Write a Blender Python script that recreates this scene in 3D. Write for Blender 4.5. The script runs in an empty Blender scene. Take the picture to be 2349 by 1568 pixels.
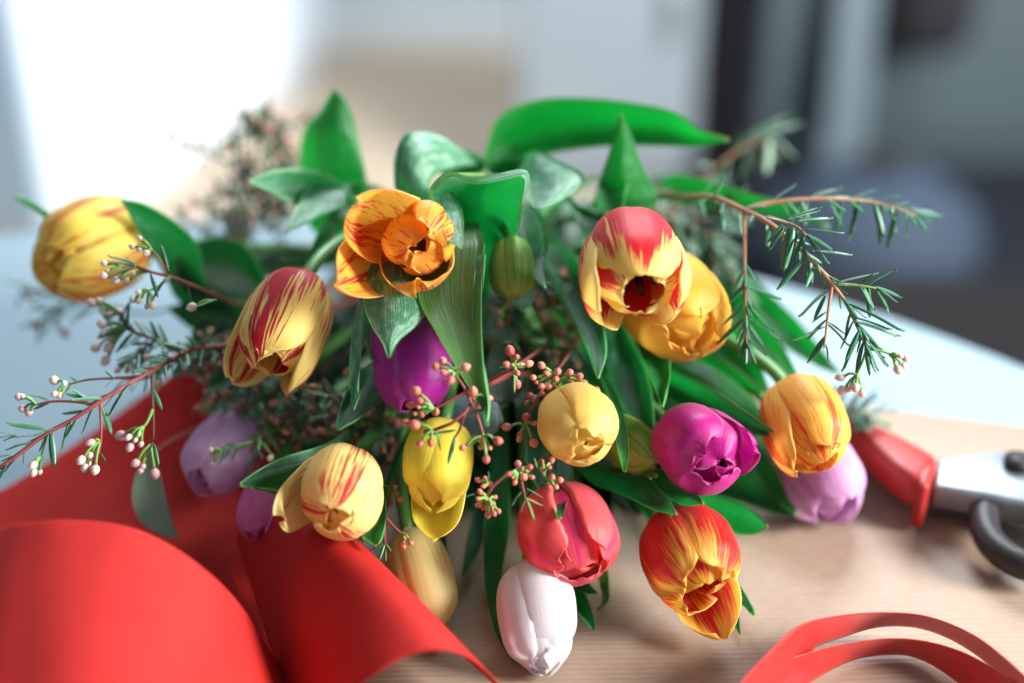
import bpy, math, random
from mathutils import Vector, Matrix, Quaternion
random.seed(11)
R_ = math.radians
scene = bpy.context.scene
col = scene.collection

# ------------------------------------------------------------------ camera
PITCH = R_(30); H = 0.414
cd = bpy.data.cameras.new('camera'); cam = bpy.data.objects.new('camera', cd); col.objects.link(cam)
cam.location = (0, 0, H); cam.rotation_euler = (math.pi/2 - PITCH, 0, 0)
cd.lens = 50; cd.sensor_width = 36; cd.clip_start = .01; cd.clip_end = 60
cd.dof.use_dof = True; cd.dof.focus_distance = 0.592; cd.dof.aperture_fstop = 2.0
scene.camera = cam
# ------------------------------------------------------------------ light
w = bpy.data.worlds.new('World'); scene.world = w; w.use_nodes = True
bg = w.node_tree.nodes['Background']; bg.inputs[0].default_value = (.80, .90, 1.0, 1); bg.inputs[1].default_value = .30
def area(name, loc, target, size, power, color=(1, 1, 1), sy=None, spread=180):
    l = bpy.data.lights.new(name, 'AREA'); l.energy = power; l.size = size; l.color = color; l.spread = R_(spread)
    if sy: l.shape = 'RECTANGLE'; l.size_y = sy
    o = bpy.data.objects.new(name, l); col.objects.link(o); o.location = loc
    o.rotation_euler = (Vector(target) - Vector(loc)).to_track_quat('-Z', 'Y').to_euler()
    return o
area('window_light', (2.35, 0.0, 0.98), (0, .55, .06), .75, 200, (1, .985, .955), 1.1)
area('far_window_light', (.35, 1.9, 1.25), (.05, .6, .1), .8, 19, (.88, .95, 1), .8, 120)
area('room_fill_light', (1.1, 1.7, 1.45), (-.45, 3.0, -.6), .8, 19, (.80, .92, 1), .8, 95)  # added lamp that whitens the cabinet side and brightens floor and wall
# ------------------------------------------------------------------ exposure
scene.view_settings.view_transform = 'Standard'; scene.view_settings.look = 'None'
scene.view_settings.exposure = .12; scene.view_settings.gamma = 1
scene.cycles.use_denoising = True
scene.cycles.max_bounces = 8; scene.cycles.transmission_bounces = 6
scene.cycles.caustics_reflective = False; scene.cycles.caustics_refractive = False
scene.cycles.sample_clamp_indirect = 6

# ------------------------------------------------------------------ pixel helpers (photo seen at 2349 x 1568)
RV = Vector((1, 0, 0)); FV = Vector((0, math.cos(PITCH), -math.sin(PITCH))); UV = Vector((0, math.sin(PITCH), math.cos(PITCH)))
CAM = Vector((0, 0, H))
def ray(x, y): return FV + RV*((x-1174.5)/1174.5*.36) + UV*((784-y)/1174.5*.36)
def P(x, y, z): return CAM + ray(x, y)*z                      # point at a depth
def PT(x, y, h=0.0):                                           # point on the plane z = h
    r = ray(x, y); return CAM + r*((h-H)/r.z)
def IV(ix, iy, iz): return (RV*ix - UV*iy - FV*iz).normalized()  # image direction, iy down, iz to the viewer

# ------------------------------------------------------------------ mesh helpers
def new_mesh(name, verts, faces, mats, uvs=None, pid=None, smooth=True, midx=None):
    me = bpy.data.meshes.new(name); me.from_pydata([tuple(v) for v in verts], [], faces)
    for m in (mats if isinstance(mats, (list, tuple)) else [mats]): me.materials.append(m)
    if smooth: me.polygons.foreach_set('use_smooth', [True]*len(me.polygons))
    if midx: me.polygons.foreach_set('material_index', midx)
    if uvs:
        ul = me.uv_layers.new(name='UVMap')
        buf = []
        for l in me.loops: buf += uvs[l.vertex_index]
        ul.data.foreach_set('uv', buf)
    if pid is not None:
        at = me.attributes.new('pid', 'FLOAT', 'POINT'); at.data.foreach_set('value', [pid]*len(verts))
    me.update(); return me
def link(name, me, parent=None):
    o = bpy.data.objects.new(name, me); col.objects.link(o)
    if parent is not None: o.parent = parent
    return o
def part(name, verts, faces, mats, root, **k):                 # verts in world space
    off = root_loc(root)
    return link(name, new_mesh(name, [Vector(v)-off for v in verts], faces, mats, **k), root)
def root_loc(r):
    v = Vector((0, 0, 0))
    while r is not None: v += r.location; r = r.parent
    return v
def thing(name, label, cat, loc, group=None):
    o = bpy.data.objects.new(name, None); col.objects.link(o); o.location = loc; o.empty_display_size = .01
    o['label'] = label; o['category'] = cat
    if group: o['group'] = group
    return o
def tag(o, label, cat, group=None):
    o['label'] = label; o['category'] = cat
    if group: o['group'] = group
    return o
def grid_faces(n, m):
    return [(i*m+j, i*m+j+1, (i+1)*m+j+1, (i+1)*m+j) for i in range(n-1) for j in range(m-1)]
def cr(pts, n):                                                # Catmull-Rom through tuples, n samples by chord length
    pts = [Vector(p) for p in pts]
    if len(pts) == 2: return [pts[0].lerp(pts[1], i/(n-1)) for i in range(n)]
    L = [0]
    for a, b in zip(pts, pts[1:]): L.append(L[-1]+max((b-a).length, 1e-9))
    ext = [pts[0]*2-pts[1]] + pts + [pts[-1]*2-pts[-2]]
    out = []
    for i in range(n):
        t = L[-1]*i/(n-1); k = 0
        while k < len(pts)-2 and t > L[k+1]: k += 1
        u = (t-L[k])/(L[k+1]-L[k]); p0, p1, p2, p3 = ext[k:k+4]
        out.append(.5*((2*p1)+(p2-p0)*u+(2*p0-5*p1+4*p2-p3)*u*u+(3*p1-p0-3*p2+p3)*u**3))
    return out
def tube_data(path, radii, seg=8):
    n = len(path); vs = []; fs = []
    t0 = (path[1]-path[0]).normalized(); nrm = t0.orthogonal().normalized()
    for i, p in enumerate(path):
        t = (path[min(i+1, n-1)]-path[max(i-1, 0)]).normalized()
        nrm = (nrm - t*nrm.dot(t)).normalized(); b = t.cross(nrm)
        r = radii(i/(n-1)) if callable(radii) else radii
        for k in range(seg):
            a = 2*math.pi*k/seg; vs.append(p+(nrm*math.cos(a)+b*math.sin(a))*r)
    for i in range(n-1):
        for k in range(seg):
            fs.append((i*seg+k, i*seg+(k+1) % seg, (i+1)*seg+(k+1) % seg, (i+1)*seg+k))
    fs.append(tuple(range(seg))[::-1]); fs.append(tuple((n-1)*seg+k for k in range(seg)))
    return vs, fs
def tube(name, path, radii, mat, root, seg=8):
    vs, fs = tube_data([Vector(p) for p in path], radii, seg); return part(name, vs, fs, mat, root)
def boxmesh(x0, x1, y0, y1, z0, z1):
    vs = [(x, y, z) for z in (z0, z1) for y in (y0, y1) for x in (x0, x1)]
    return vs, [(0, 2, 3, 1), (4, 5, 7, 6), (0, 1, 5, 4), (2, 6, 7, 3), (0, 4, 6, 2), (1, 3, 7, 5)]
def bevel(o, wd, seg=3):
    m = o.modifiers.new('bevel', 'BEVEL'); m.width = wd; m.segments = seg; m.limit_method = 'ANGLE'; return o
def rim(o, th):
    m = o.modifiers.new('rim', 'SOLIDIFY'); m.thickness = th; m.use_rim_only = True; m.offset = 0; return o

# ------------------------------------------------------------------ material helpers
class NT:
    def __init__(s, name):
        s.m = bpy.data.materials.new(name); s.m.use_nodes = True; s.t = s.m.node_tree; s.n = s.t.nodes
        s.b = s.n['Principled BSDF']; s.out = s.n['Material Output']
    def node(s, typ, **ins):
        nd = s.n.new(typ)
        for k, v in ins.items(): s.set(nd, k, v)
        return nd
    def set(s, nd, k, v):
        i = nd.inputs[k]
        if hasattr(v, 'bl_idname') and hasattr(v, 'is_output'): s.t.links.new(v, i)
        else: i.default_value = v
    def math(s, op, a, b=0.0, clamp=False):
        nd = s.n.new('ShaderNodeMath'); nd.operation = op; nd.use_clamp = clamp
        s.set(nd, 0, a); s.set(nd, 1, b); return nd.outputs[0]
    def mix(s, f, a, b):
        nd = s.n.new('ShaderNodeMix'); nd.data_type = 'RGBA'
        s.set(nd, 0, f); s.set(nd, 6, a); s.set(nd, 7, b); return nd.outputs[2]
    def noise(s, vec, scale, detail=2.0, rough=.5):
        nd = s.n.new('ShaderNodeTexNoise'); nd.inputs['Scale'].default_value = scale
        nd.inputs['Detail'].default_value = detail; nd.inputs['Roughness'].default_value = rough
        if vec is not None: s.t.links.new(vec, nd.inputs['Vector'])
        return nd.outputs['Fac']
    def xyz(s, a, b, c=0.0):
        nd = s.n.new('ShaderNodeCombineXYZ'); s.set(nd, 0, a); s.set(nd, 1, b); s.set(nd, 2, c); return nd.outputs[0]
    def uv(s):
        nd = s.n.new('ShaderNodeUVMap'); nd.uv_map = 'UVMap'; sp = s.n.new('ShaderNodeSeparateXYZ')
        s.t.links.new(nd.outputs[0], sp.inputs[0]); return sp.outputs[0], sp.outputs[1]
    def attr(s, name):
        nd = s.n.new('ShaderNodeAttribute'); nd.attribute_name = name; return nd.outputs['Fac']
    def obj(s):
        return s.n.new('ShaderNodeTexCoord').outputs['Object']
    def rand(s):
        return s.n.new('ShaderNodeObjectInfo').outputs['Random']
    def bump(s, h, strength, dist=.001):
        nd = s.n.new('ShaderNodeBump'); nd.inputs['Strength'].default_value = strength
        nd.inputs['Distance'].default_value = dist; s.t.links.new(h, nd.inputs['Height']); return nd.outputs[0]
    def bs(s, **k):
        for kk, v in k.items(): s.set(s.b, kk.replace('_', ' '), v)
    def translucent(s, color, fac, normal=None):
        tr = s.n.new('ShaderNodeBsdfTranslucent'); s.set(tr, 'Color', color)
        if normal is not None: s.t.links.new(normal, tr.inputs['Normal'])
        mx = s.n.new('ShaderNodeMixShader'); s.set(mx, 0, fac)
        s.t.links.new(s.b.outputs[0], mx.inputs[1]); s.t.links.new(tr.outputs[0], mx.inputs[2])
        s.t.links.new(mx.outputs[0], s.out.inputs['Surface'])
def c4(c): return (c[0], c[1], c[2], 1)
def srgb(r, g, b):
    f = lambda v: ((v/255+.055)/1.055)**2.4 if v > 10 else v/255/12.92
    return (f(r), f(g), f(b), 1)
def simple(name, color, rough=.5, metal=0.0, var=0.0, scale=30, spec=.5, bumps=0.0, bscale=200):
    t = NT(name)
    c = c4(color)
    if var:
        n = t.noise(t.obj(), scale, 4)
        c = t.mix(n, c4([v*(1-var) for v in color[:3]]), c4([min(1, v*(1+var)) for v in color[:3]]))
    t.bs(Base_Color=c, Roughness=rough, Metallic=metal); t.b.inputs['Specular IOR Level'].default_value = spec
    if bumps: t.bs(Normal=t.bump(t.noise(t.obj(), bscale, 4), bumps, .001))
    return t.m

def petal_mat(name, base, flame, thr=.5, nz=1.0, cen=0.0, cw=.5, bot=0.0, top=0.0, edge=0.0, sharp=5.0,
              fx=7.0, fs=1.1, blush=None, bl=.35, green=0.0, trans=.38, rough=.42, foot=None):
    """streaked petal: u across (0 middle .. 1 margin), s from foot to tip"""
    t = NT(name); x, s = t.uv(); pid = t.attr('pid')
    u = t.math('ABSOLUTE', t.math('SUBTRACT', t.math('MULTIPLY', x, 2.0), 1.0))
    po = t.math('MULTIPLY', pid, 13.7)
    bend = t.math('MULTIPLY', t.math('MULTIPLY', u, u), .28)
    vec = t.xyz(t.math('ADD', t.math('MULTIPLY', x, fx), po), t.math('MULTIPLY', t.math('SUBTRACT', s, bend), fs), po)
    n1 = t.noise(vec, 1.0, 5.0, .62)
    vec2 = t.xyz(t.math('ADD', t.math('MULTIPLY', x, fx*7), po), t.math('MULTIPLY', t.math('SUBTRACT', s, bend), fs*3.2), po)
    n2 = t.noise(vec2, 1.0, 3.0, .6)
    m = t.math('ADD', t.math('MULTIPLY', t.math('SUBTRACT', n1, .5), nz*1.9), t.math('MULTIPLY', t.math('SUBTRACT', n2, .5), nz*1.9))
    if cen: m = t.math('ADD', m, t.math('MULTIPLY', t.math('SUBTRACT', 1.0, t.math('DIVIDE', u, cw)), cen))
    if bot: m = t.math('ADD', m, t.math('MULTIPLY', t.math('SUBTRACT', 1.0, s), bot))
    if top: m = t.math('ADD', m, t.math('MULTIPLY', s, top))
    if edge: m = t.math('ADD', m, t.math('MULTIPLY', t.math('POWER', u, 3.0), edge))
    m = t.math('ADD', t.math('MULTIPLY', t.math('SUBTRACT', m, thr), sharp), .5, True)
    c = c4(base)
    if blush: 
        nb = t.noise(t.xyz(t.math('ADD', t.math('MULTIPLY', x, 2.2), po), t.math('MULTIPLY', s, 1.3), po), 1.0, 2.0)
        fb = t.math('MULTIPLY', t.math('SUBTRACT', t.math('ADD', nb, t.math('MULTIPLY', s, .15)), .35), 2.4*bl, True)
        c = t.mix(fb, c, c4(blush))
    c = t.mix(t.math('MULTIPLY', t.math('SUBTRACT', n2, .42), .5, True), c, c4([v*.80 for v in base]))
    c = t.mix(m, c, c4(flame))
    if green:
        g = t.math('MULTIPLY', t.math('SUBTRACT', 1.0, t.math('DIVIDE', s, green)), 1.0, True)
        c = t.mix(g, c, (.10, .30, .04, 1))
    if foot:
        g = t.math('MULTIPLY', t.math('SUBTRACT', 1.0, t.math('DIVIDE', s, .3)), 1.0, True)
        c = t.mix(g, c, c4(foot))
    vein = t.noise(t.xyz(t.math('ADD', t.math('MULTIPLY', x, 60.0), po), t.math('MULTIPLY', s, 3.0), po), 1.0, 2.0)
    vc = t.math('MULTIPLY', t.math('SUBTRACT', vein, .40), 2.0, True)
    dk = t.n.new('ShaderNodeMix'); dk.data_type = 'RGBA'; dk.blend_type = 'MULTIPLY'; t.set(dk, 0, t.math('MULTIPLY', vc, .26)); t.set(dk, 6, c); t.set(dk, 7, (.62, .58, .60, 1)); c = dk.outputs[2]
    mt = t.noise(t.xyz(t.math('ADD', t.math('MULTIPLY', x, 3.0), po), t.math('MULTIPLY', s, 4.0), po), 1.0, 4.0, .6)
    lt = t.n.new('ShaderNodeMix'); lt.data_type = 'RGBA'; lt.blend_type = 'SCREEN'; t.set(lt, 0, t.math('MULTIPLY', t.math('SUBTRACT', mt, .45), .55, True)); t.set(lt, 6, c); t.set(lt, 7, (.35, .33, .30, 1)); c = lt.outputs[2]
    mg = t.n.new('ShaderNodeMix'); mg.data_type = 'RGBA'; mg.blend_type = 'SCREEN'; t.set(mg, 0, t.math('MULTIPLY', t.math('SUBTRACT', u, .90), 3.0, True)); t.set(mg, 6, c); t.set(mg, 7, (.45, .40, .36, 1)); c = mg.outputs[2]
    wr = t.noise(t.xyz(t.math('ADD', t.math('MULTIPLY', x, 9.0), po), t.math('MULTIPLY', s, 2.2), po), 1.0, 3.0)
    nr = t.bump(t.math('ADD', t.math('MULTIPLY', vein, .35), wr), .15, .0022)
    t.bs(Base_Color=c, Roughness=rough+.08, Normal=nr); t.b.inputs['Specular IOR Level'].default_value = .30
    t.b.inputs['Sheen Weight'].default_value = .12; t.b.inputs['Sheen Roughness'].default_value = .4
    t.translucent(c, trans, nr)
    return t.m

def leaf_mat(name, dark, light, pale, trans_col, trans=.32, palef=.3, rough=.38):
    t = NT(name); x, s = t.uv(); pid = t.attr('pid'); po = t.math('MULTIPLY', pid, 9.3)
    u = t.math('ABSOLUTE', t.math('SUBTRACT', t.math('MULTIPLY', x, 2.0), 1.0))
    n1 = t.noise(t.xyz(t.math('ADD', t.math('MULTIPLY', x, 3.0), po), t.math('MULTIPLY', s, 2.0), po), 1.0, 3.0)
    c = t.mix(n1, c4(dark), c4(light))
    vein = t.noise(t.xyz(t.math('ADD', t.math('MULTIPLY', x, 42.0), po), t.math('MULTIPLY', s, 2.0), po), 1.0, 2.0)
    c = t.mix(t.math('MULTIPLY', t.math('SUBTRACT', vein, .3), 1.3, True), c, c4([v*.5 for v in dark]))
    n3 = t.noise(t.xyz(t.math('ADD', t.math('MULTIPLY', x, 7.0), po), t.math('MULTIPLY', s, 9.0), po), 1.0, 6.0, .7)
    bl = t.math('MULTIPLY', t.math('SUBTRACT', n3, .47), 5.0, True)          # waxy bloom, rubbed off in patches
    c = t.mix(t.math('MULTIPLY', bl, palef), c, c4(pale))
    eg = t.math('MULTIPLY', t.math('SUBTRACT', u, .93), 16.0, True)
    c = t.mix(t.math('MULTIPLY', eg, .6), c, (.16, .42, .14, 1))
    tip = t.math('MULTIPLY', t.math('SUBTRACT', s, .965), 26.0, True)
    c = t.mix(t.math('MULTIPLY', tip, .7), c, (.40, .55, .18, 1))
    nr = t.bump(vein, .42, .0012)
    t.bs(Base_Color=c, Roughness=t.math('ADD', t.math('MULTIPLY', bl, .12), rough), Normal=nr)
    t.b.inputs['Specular IOR Level'].default_value = .55
    t.b.inputs['Sheen Weight'].default_value = .25; t.b.inputs['Sheen Roughness'].default_value = .35
    t.b.inputs['Sheen Tint'].default_value = (.75, 1, .9, 1)
    t.translucent(c4(trans_col), trans, nr)
    return t.m

YEL = (.90, .60, .035); YELP = (.92, .66, .14); ORG = (.90, .26, .015); RED = (.60, .012, .018); CRIM = (.56, .008, .035)
M = {}
M['yellow_streak'] = petal_mat('petal_yellow_orange_streak', (.96, .80, .15), (.72, .07, .02), thr=.22, nz=1.05, cen=.15, cw=.5, bot=.12, sharp=4, blush=(.92, .56, .03), bl=.2)
M['yellow_flame'] = petal_mat('petal_yellow_red_flame', (.96, .79, .24), CRIM, thr=.14, nz=1.15, cen=.30, cw=.45, bot=.42, top=-.05, sharp=7, fx=4.5, fs=.8, blush=(.92, .58, .05), bl=.2)
M['orange_flame'] = petal_mat('petal_orange_red_flame', (.92, .55, .06), (.66, .035, .015), thr=.30, nz=1.3, cen=.20, cw=.5, bot=.15, sharp=6, fx=7, fs=1.3, blush=(.93, .30, .02), bl=.8)
M['red_yellow'] = petal_mat('petal_red_with_yellow_margin', (.95, .76, .20), (.66, .012, .03), thr=.22, nz=.55, cen=.75, cw=.95, bot=.95, top=-.55, sharp=6, fx=6, fs=1.0, foot=(.55, .01, .015))
M['yellow_brush'] = petal_mat('petal_pale_yellow_red_brush', (.96, .82, .30), (.62, .03, .03), thr=.30, nz=1.2, cen=.26, cw=.35, bot=-.02, sharp=6, fx=6, fs=.75, blush=(.92, .52, .04), bl=.22)
M['plain_yellow'] = petal_mat('petal_soft_orange_yellow', (.95, .74, .22), (.72, .14, .02), thr=.58, nz=.85, cen=.05, sharp=4, fx=8, fs=1.4, blush=(.92, .54, .06), bl=.35)
M['amber'] = petal_mat('petal_amber', (.94, .60, .07), (.75, .18, .02), thr=.72, nz=.8, sharp=4, blush=(.92, .42, .02), bl=.5)
M['violet'] = petal_mat('petal_violet', (.40, .012, .30), (.26, .005, .20), thr=.35, nz=.7, sharp=2, fx=9, fs=.8, rough=.36, trans=.22)
M['lemon'] = petal_mat('petal_lemon', (.94, .80, .08), (.82, .56, .02), thr=.4, nz=.6, sharp=2, fx=6, fs=.7, green=.18)
M['lilac'] = petal_mat('petal_lilac', (.74, .42, .72), (.66, .22, .54), thr=.3, nz=.6, bot=.3, sharp=2, fx=6, fs=.7)
M['lilac_pale'] = petal_mat('petal_pale_lilac', (.84, .54, .84), (.78, .30, .62), thr=.4, nz=.6, bot=.3, sharp=2, fx=6, fs=.7)
M['pink'] = petal_mat('petal_dusty_pink', (.85, .20, .50), (.75, .06, .30), thr=.35, nz=.7, sharp=2)
M['magenta'] = petal_mat('petal_magenta', (.50, .004, .23), (.36, .003, .12), thr=.30, nz=.8, bot=.15, sharp=2, fx=7, fs=.8, rough=.36, trans=.25)
M['orange_yellow'] = petal_mat('petal_orange_yellow_streak', (.94, .64, .12), (.74, .09, .012), thr=.20, nz=1.15, cen=.22, cw=.4, bot=.1, sharp=4, fx=6, fs=.9, blush=(.92, .38, .02), bl=.6)
M['coral'] = petal_mat('petal_coral_red', (.90, .115, .12), (.76, .03, .17), thr=.36, nz=.7, cen=.35, cw=.5, bot=.25, sharp=2.2, fx=5, fs=.8)
M['fire'] = petal_mat('petal_fire_red_to_yellow', (.95, .62, .08), (.66, .012, .010), thr=.16, nz=.55, cen=.35, cw=1.0, bot=.95, top=-.25, sharp=3.2, fx=5, fs=.9, foot=(.58, .01, .02), blush=(.93, .34, .02), bl=.3)
M['white'] = petal_mat('petal_white', (.84, .80, .83), (.82, .66, .76), thr=.45, nz=.6, bot=.2, sharp=2, fx=4, fs=.8, trans=.48)
M['cream'] = petal_mat('petal_cream', (.92, .80, .34), (.55, .30, .22), thr=.52, nz=.7, cen=.35, cw=.35, sharp=2.2, fx=4, fs=.7)
M['bud'] = petal_mat('petal_green_bud', (.50, .58, .10), (.14, .36, .06), thr=.28, nz=.7, cen=.35, cw=.7, bot=.45, top=-.15, sharp=2.4, fx=4, fs=.7)
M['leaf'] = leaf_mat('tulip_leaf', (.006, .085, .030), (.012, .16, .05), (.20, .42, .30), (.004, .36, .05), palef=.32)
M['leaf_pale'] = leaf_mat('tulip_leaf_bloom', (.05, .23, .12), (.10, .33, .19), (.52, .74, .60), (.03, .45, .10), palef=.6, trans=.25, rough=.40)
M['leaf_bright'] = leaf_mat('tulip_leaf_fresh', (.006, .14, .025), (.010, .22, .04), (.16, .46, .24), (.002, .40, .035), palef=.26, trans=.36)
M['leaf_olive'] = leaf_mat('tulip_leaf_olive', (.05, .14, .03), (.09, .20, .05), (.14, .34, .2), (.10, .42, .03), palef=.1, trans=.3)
M['leaf_dark'] = leaf_mat('tulip_leaf_deep', (.004, .045, .018), (.008, .085, .032), (.12, .28, .2), (.005, .25, .03), palef=.08, trans=.22)  # dark green leaf; shade inside the bunch is put into its colour
M['eucalyptus'] = leaf_mat('eucalyptus_leaf', (.035, .085, .050), (.06, .12, .085), (.13, .20, .19), (.05, .16, .05), palef=.35, trans=.15, rough=.45)
M['eucalyptus_blue'] = leaf_mat('eucalyptus_leaf_blue', (.10, .16, .19), (.17, .25, .30), (.25, .34, .40), (.05, .12, .08), palef=.4, trans=.1, rough=.4)
M['eucalyptus_pale'] = leaf_mat('eucalyptus_leaf_pale', (.26, .38, .27), (.34, .46, .34), (.42, .52, .42), (.1, .25, .08), palef=.3, trans=.15, rough=.5)
M['stem'] = simple('tulip_stem', (.09, .27, .06), .45, var=.3, scale=60)
def twig_mat(name, a, b):
    t = NT(name); n = t.noise(t.obj(), 90, 4); t.bs(Base_Color=t.mix(n, c4(a), c4(b)), Roughness=.6, Normal=t.bump(t.noise(t.obj(), 900, 3), .4, .0006)); return t.m
M['twig_red'] = twig_mat('twig_red', (.22, .035, .04), (.33, .09, .07))
M['twig_brown'] = twig_mat('twig_brown', (.30, .13, .07), (.46, .25, .13))
M['twig_dark'] = twig_mat('twig_dark', (.08, .03, .03), (.14, .06, .05))
M['stalk'] = simple('flower_stalk', (.17, .36, .07), .5)
M['anther'] = simple('anther', (.05, .01, .015), .7)
def needle_mat(name, a, b):
    t = NT(name); r = t.rand(); c = t.mix(r, c4(a), c4(b))
    t.bs(Base_Color=c, Roughness=.36); t.b.inputs['Sheen Weight'].default_value = .3; t.b.inputs['Sheen Tint'].default_value = (.8, 1, .95, 1)
    t.translucent((.03, .35, .05, 1), .2); return t.m
M['needle'] = needle_mat('needle_leaf', (.018, .15, .06), (.07, .26, .13))
M['needle_fresh'] = needle_mat('needle_leaf_fresh', (.05, .26, .06), (.12, .36, .08))
M['needle_grey'] = needle_mat('needle_leaf_grey', (.06, .15, .10), (.14, .26, .17))
def bud_mat(name, a, b, cap):
    t = NT(name); r = t.rand(); c = t.mix(r, c4(a), c4(b))
    tc = t.n.new('ShaderNodeTexCoord'); sp = t.n.new('ShaderNodeSeparateXYZ'); t.t.links.new(tc.outputs['Object'], sp.inputs[0])
    g = t.math('MULTIPLY', t.math('SUBTRACT', sp.outputs[0], .15), .8, True)
    c = t.mix(g, c, c4(cap))
    sp2 = t.noise(tc.outputs['Object'], 9.0, 3, .6)
    c = t.mix(t.math('MULTIPLY', t.math('SUBTRACT', sp2, .58), 5.0, True), c, c4([min(1, v*1.35+.08) for v in a]))
    t.bs(Base_Color=c, Roughness=.24, Normal=t.bump(t.noise(tc.outputs['Object'], 14.0, 2), .25, .1))
    t.b.inputs['Subsurface Weight'].default_value = .0
    return t.m
M['berry'] = bud_mat('bud_coral', (.44, .06, .06), (.70, .26, .17), (.64, .20, .16))
M['berry_dim'] = bud_mat('bud_dusky', (.44, .13, .11), (.56, .32, .22), (.50, .22, .18))
M['bud_white'] = bud_mat('bud_white', (.72, .60, .50), (.66, .36, .36), (.80, .70, .66))
M['bud_cream'] = bud_mat('bud_cream', (.66, .66, .42), (.70, .55, .48), (.74, .62, .58))

# ------------------------------------------------------------------ setting
def plane(name, x0, x1, y0, y1, z, mat):
    o = link(name, new_mesh(name, [(x0, y0, z), (x1, y0, z), (x1, y1, z), (x0, y1, z)], [(0, 1, 2, 3)], mat, smooth=False)); o['kind'] = 'structure'; return o
FL = -.75
t = NT('floor_wood'); ob = t.obj(); mp = t.n.new('ShaderNodeMapping'); mp.inputs['Scale'].default_value = (9, .7, 1); t.t.links.new(ob, mp.inputs[0])
t.bs(Base_Color=t.mix(t.noise(mp.outputs[0], 3, 5), srgb(186, 162, 138), srgb(214, 192, 168)), Roughness=.45); M['floor'] = t.m
plane('floor', -5, 5, -1.5, 3.5, FL, M['floor'])
M['wall'] = simple('wall_paint', (.60, .66, .69), .8, var=.03, scale=3)
vs, fs = boxmesh(-5, 5, 3.5, 3.6, FL, 1.6)
wall = link('wall_back', new_mesh('wall_back', vs, fs, M['wall'], smooth=False)); wall['kind'] = 'structure'
vs, fs = boxmesh(-5, 5, 3.482, 3.4995, FL+.001, FL+.085)
bb = link('baseboard', new_mesh('baseboard', vs, fs, simple('baseboard_paint', (.80, .81, .81), .5), smooth=False), wall)

def cabinet(name, label, foot, z0, z1, mat, doormat, cat='cabinet', handle=None, split=1):
    """foot: four corners, first edge is the front"""
    f = [Vector((a, b, 0)) for a, b in foot]; c = sum(f, Vector())/4; c.z = z0
    r = thing(name, label, cat, c)
    pl = .07
    def prism(nm, pts, a, b, m, wd=.004):
        vs = [(p.x, p.y, a) for p in pts]+[(p.x, p.y, b) for p in pts]
        o = part(nm, vs, [(3, 2, 1, 0), (4, 5, 6, 7)]+[(i, (i+1) % 4, 4+(i+1) % 4, 4+i) for i in range(4)], m, r, smooth=False)
        return bevel(o, wd)
    ins = [p.lerp(Vector((c.x, c.y, 0)), .05) for p in f]
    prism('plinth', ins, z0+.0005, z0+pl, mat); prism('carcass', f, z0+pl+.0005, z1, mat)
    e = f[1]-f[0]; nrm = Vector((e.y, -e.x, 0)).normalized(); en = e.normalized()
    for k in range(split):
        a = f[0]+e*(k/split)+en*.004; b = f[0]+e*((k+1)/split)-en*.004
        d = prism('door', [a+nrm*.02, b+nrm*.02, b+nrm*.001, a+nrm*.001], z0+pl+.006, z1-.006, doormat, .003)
        h0 = b-en*.05+nrm*.035
        tube('handle', [h0+Vector((0, 0, z1-.3)), h0+Vector((0, 0, z1-.15))], .006, M['steel'], d)
    return r
M['steel'] = simple('brushed_steel', (.55, .57, .60), .30, 1.0, var=.08, scale=80)
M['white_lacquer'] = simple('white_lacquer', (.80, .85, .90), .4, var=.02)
M['grey_lacquer'] = simple('grey_lacquer', (.25, .30, .34), .5, var=.04, scale=4)
M['teal_lacquer'] = simple('teal_grey_lacquer', (.082, .115, .13), .4, var=.08, scale=4)
M['black'] = simple('black_paint', (.008, .008, .011), .8, spec=.08)
d = Vector((.42, 1.23, 0)).normalized(); n_ = Vector((-d.y, d.x, 0))
A0 = Vector((-.805, 2.28, 0)); B0 = A0+d*1.11
C0 = B0+n_*.75; D0 = A0+n_*.75
cabinet('white_cabinet', 'tall white cabinet with a sunlit side on the wooden floor, out of focus', [(D0.x, D0.y), (A0.x, A0.y), (B0.x, B0.y), (C0.x, C0.y)], FL, .55, M['white_lacquer'], simple('shaded_white_lacquer', (.40, .56, .72), .5), split=1)  # blue shade on the white front is put into the door colour
cabinet('grey_cabinet', 'pale grey cabinet beside the black upright post, out of focus', [(.015, 2.6), (.352, 2.6), (.352, 2.95), (.015, 2.95)], FL, -.12, M['grey_lacquer'], M['grey_lacquer'])
cabinet('teal_cabinet', 'wide dark teal grey cupboard behind the black stool, out of focus', [(.50, 2.74), (1.75, 2.74), (1.75, 3.1), (.50, 3.1)], FL, -.12, M['teal_lacquer'], M['teal_lacquer'], split=2)
r = thing('black_post', 'black upright post between the two grey cabinets, out of focus', 'post', (.42, 2.62, FL))
o = part('shaft', *boxmesh(.366, .468, 2.6, 2.68, FL+.021, -.05), M['black'], r, smooth=False); bevel(o, .006)
o = part('foot_plate', *boxmesh(.36, .474, 2.56, 2.72, FL+.0125, FL+.02), M['black'], r, smooth=False); bevel(o, .004)
r = thing('leaning_panel', 'pale blue grey board leaning upright against the teal cupboard', 'board', (.66, 2.66, FL))
o = part('board', [(.615, 2.60, FL+.013), (.69, 2.60, FL+.013), (.69, 2.62, FL+.013), (.615, 2.62, FL+.013), (.615, 2.67, -.1), (.69, 2.67, -.1), (.69, 2.69, -.1), (.615, 2.69, -.1)],
         [(3, 2, 1, 0), (4, 5, 6, 7), (0, 1, 5, 4), (1, 2, 6, 5), (2, 3, 7, 6), (3, 0, 4, 7)], simple('board_paint', (.14, .19, .22), .5, var=.05), r, smooth=False); bevel(o, .004)
o = part('edge_strip', *boxmesh(.612, .693, 2.588, 2.598, FL+.013, FL+.04), simple('board_trim', (.22, .30, .34), .5), r, smooth=False)
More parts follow.
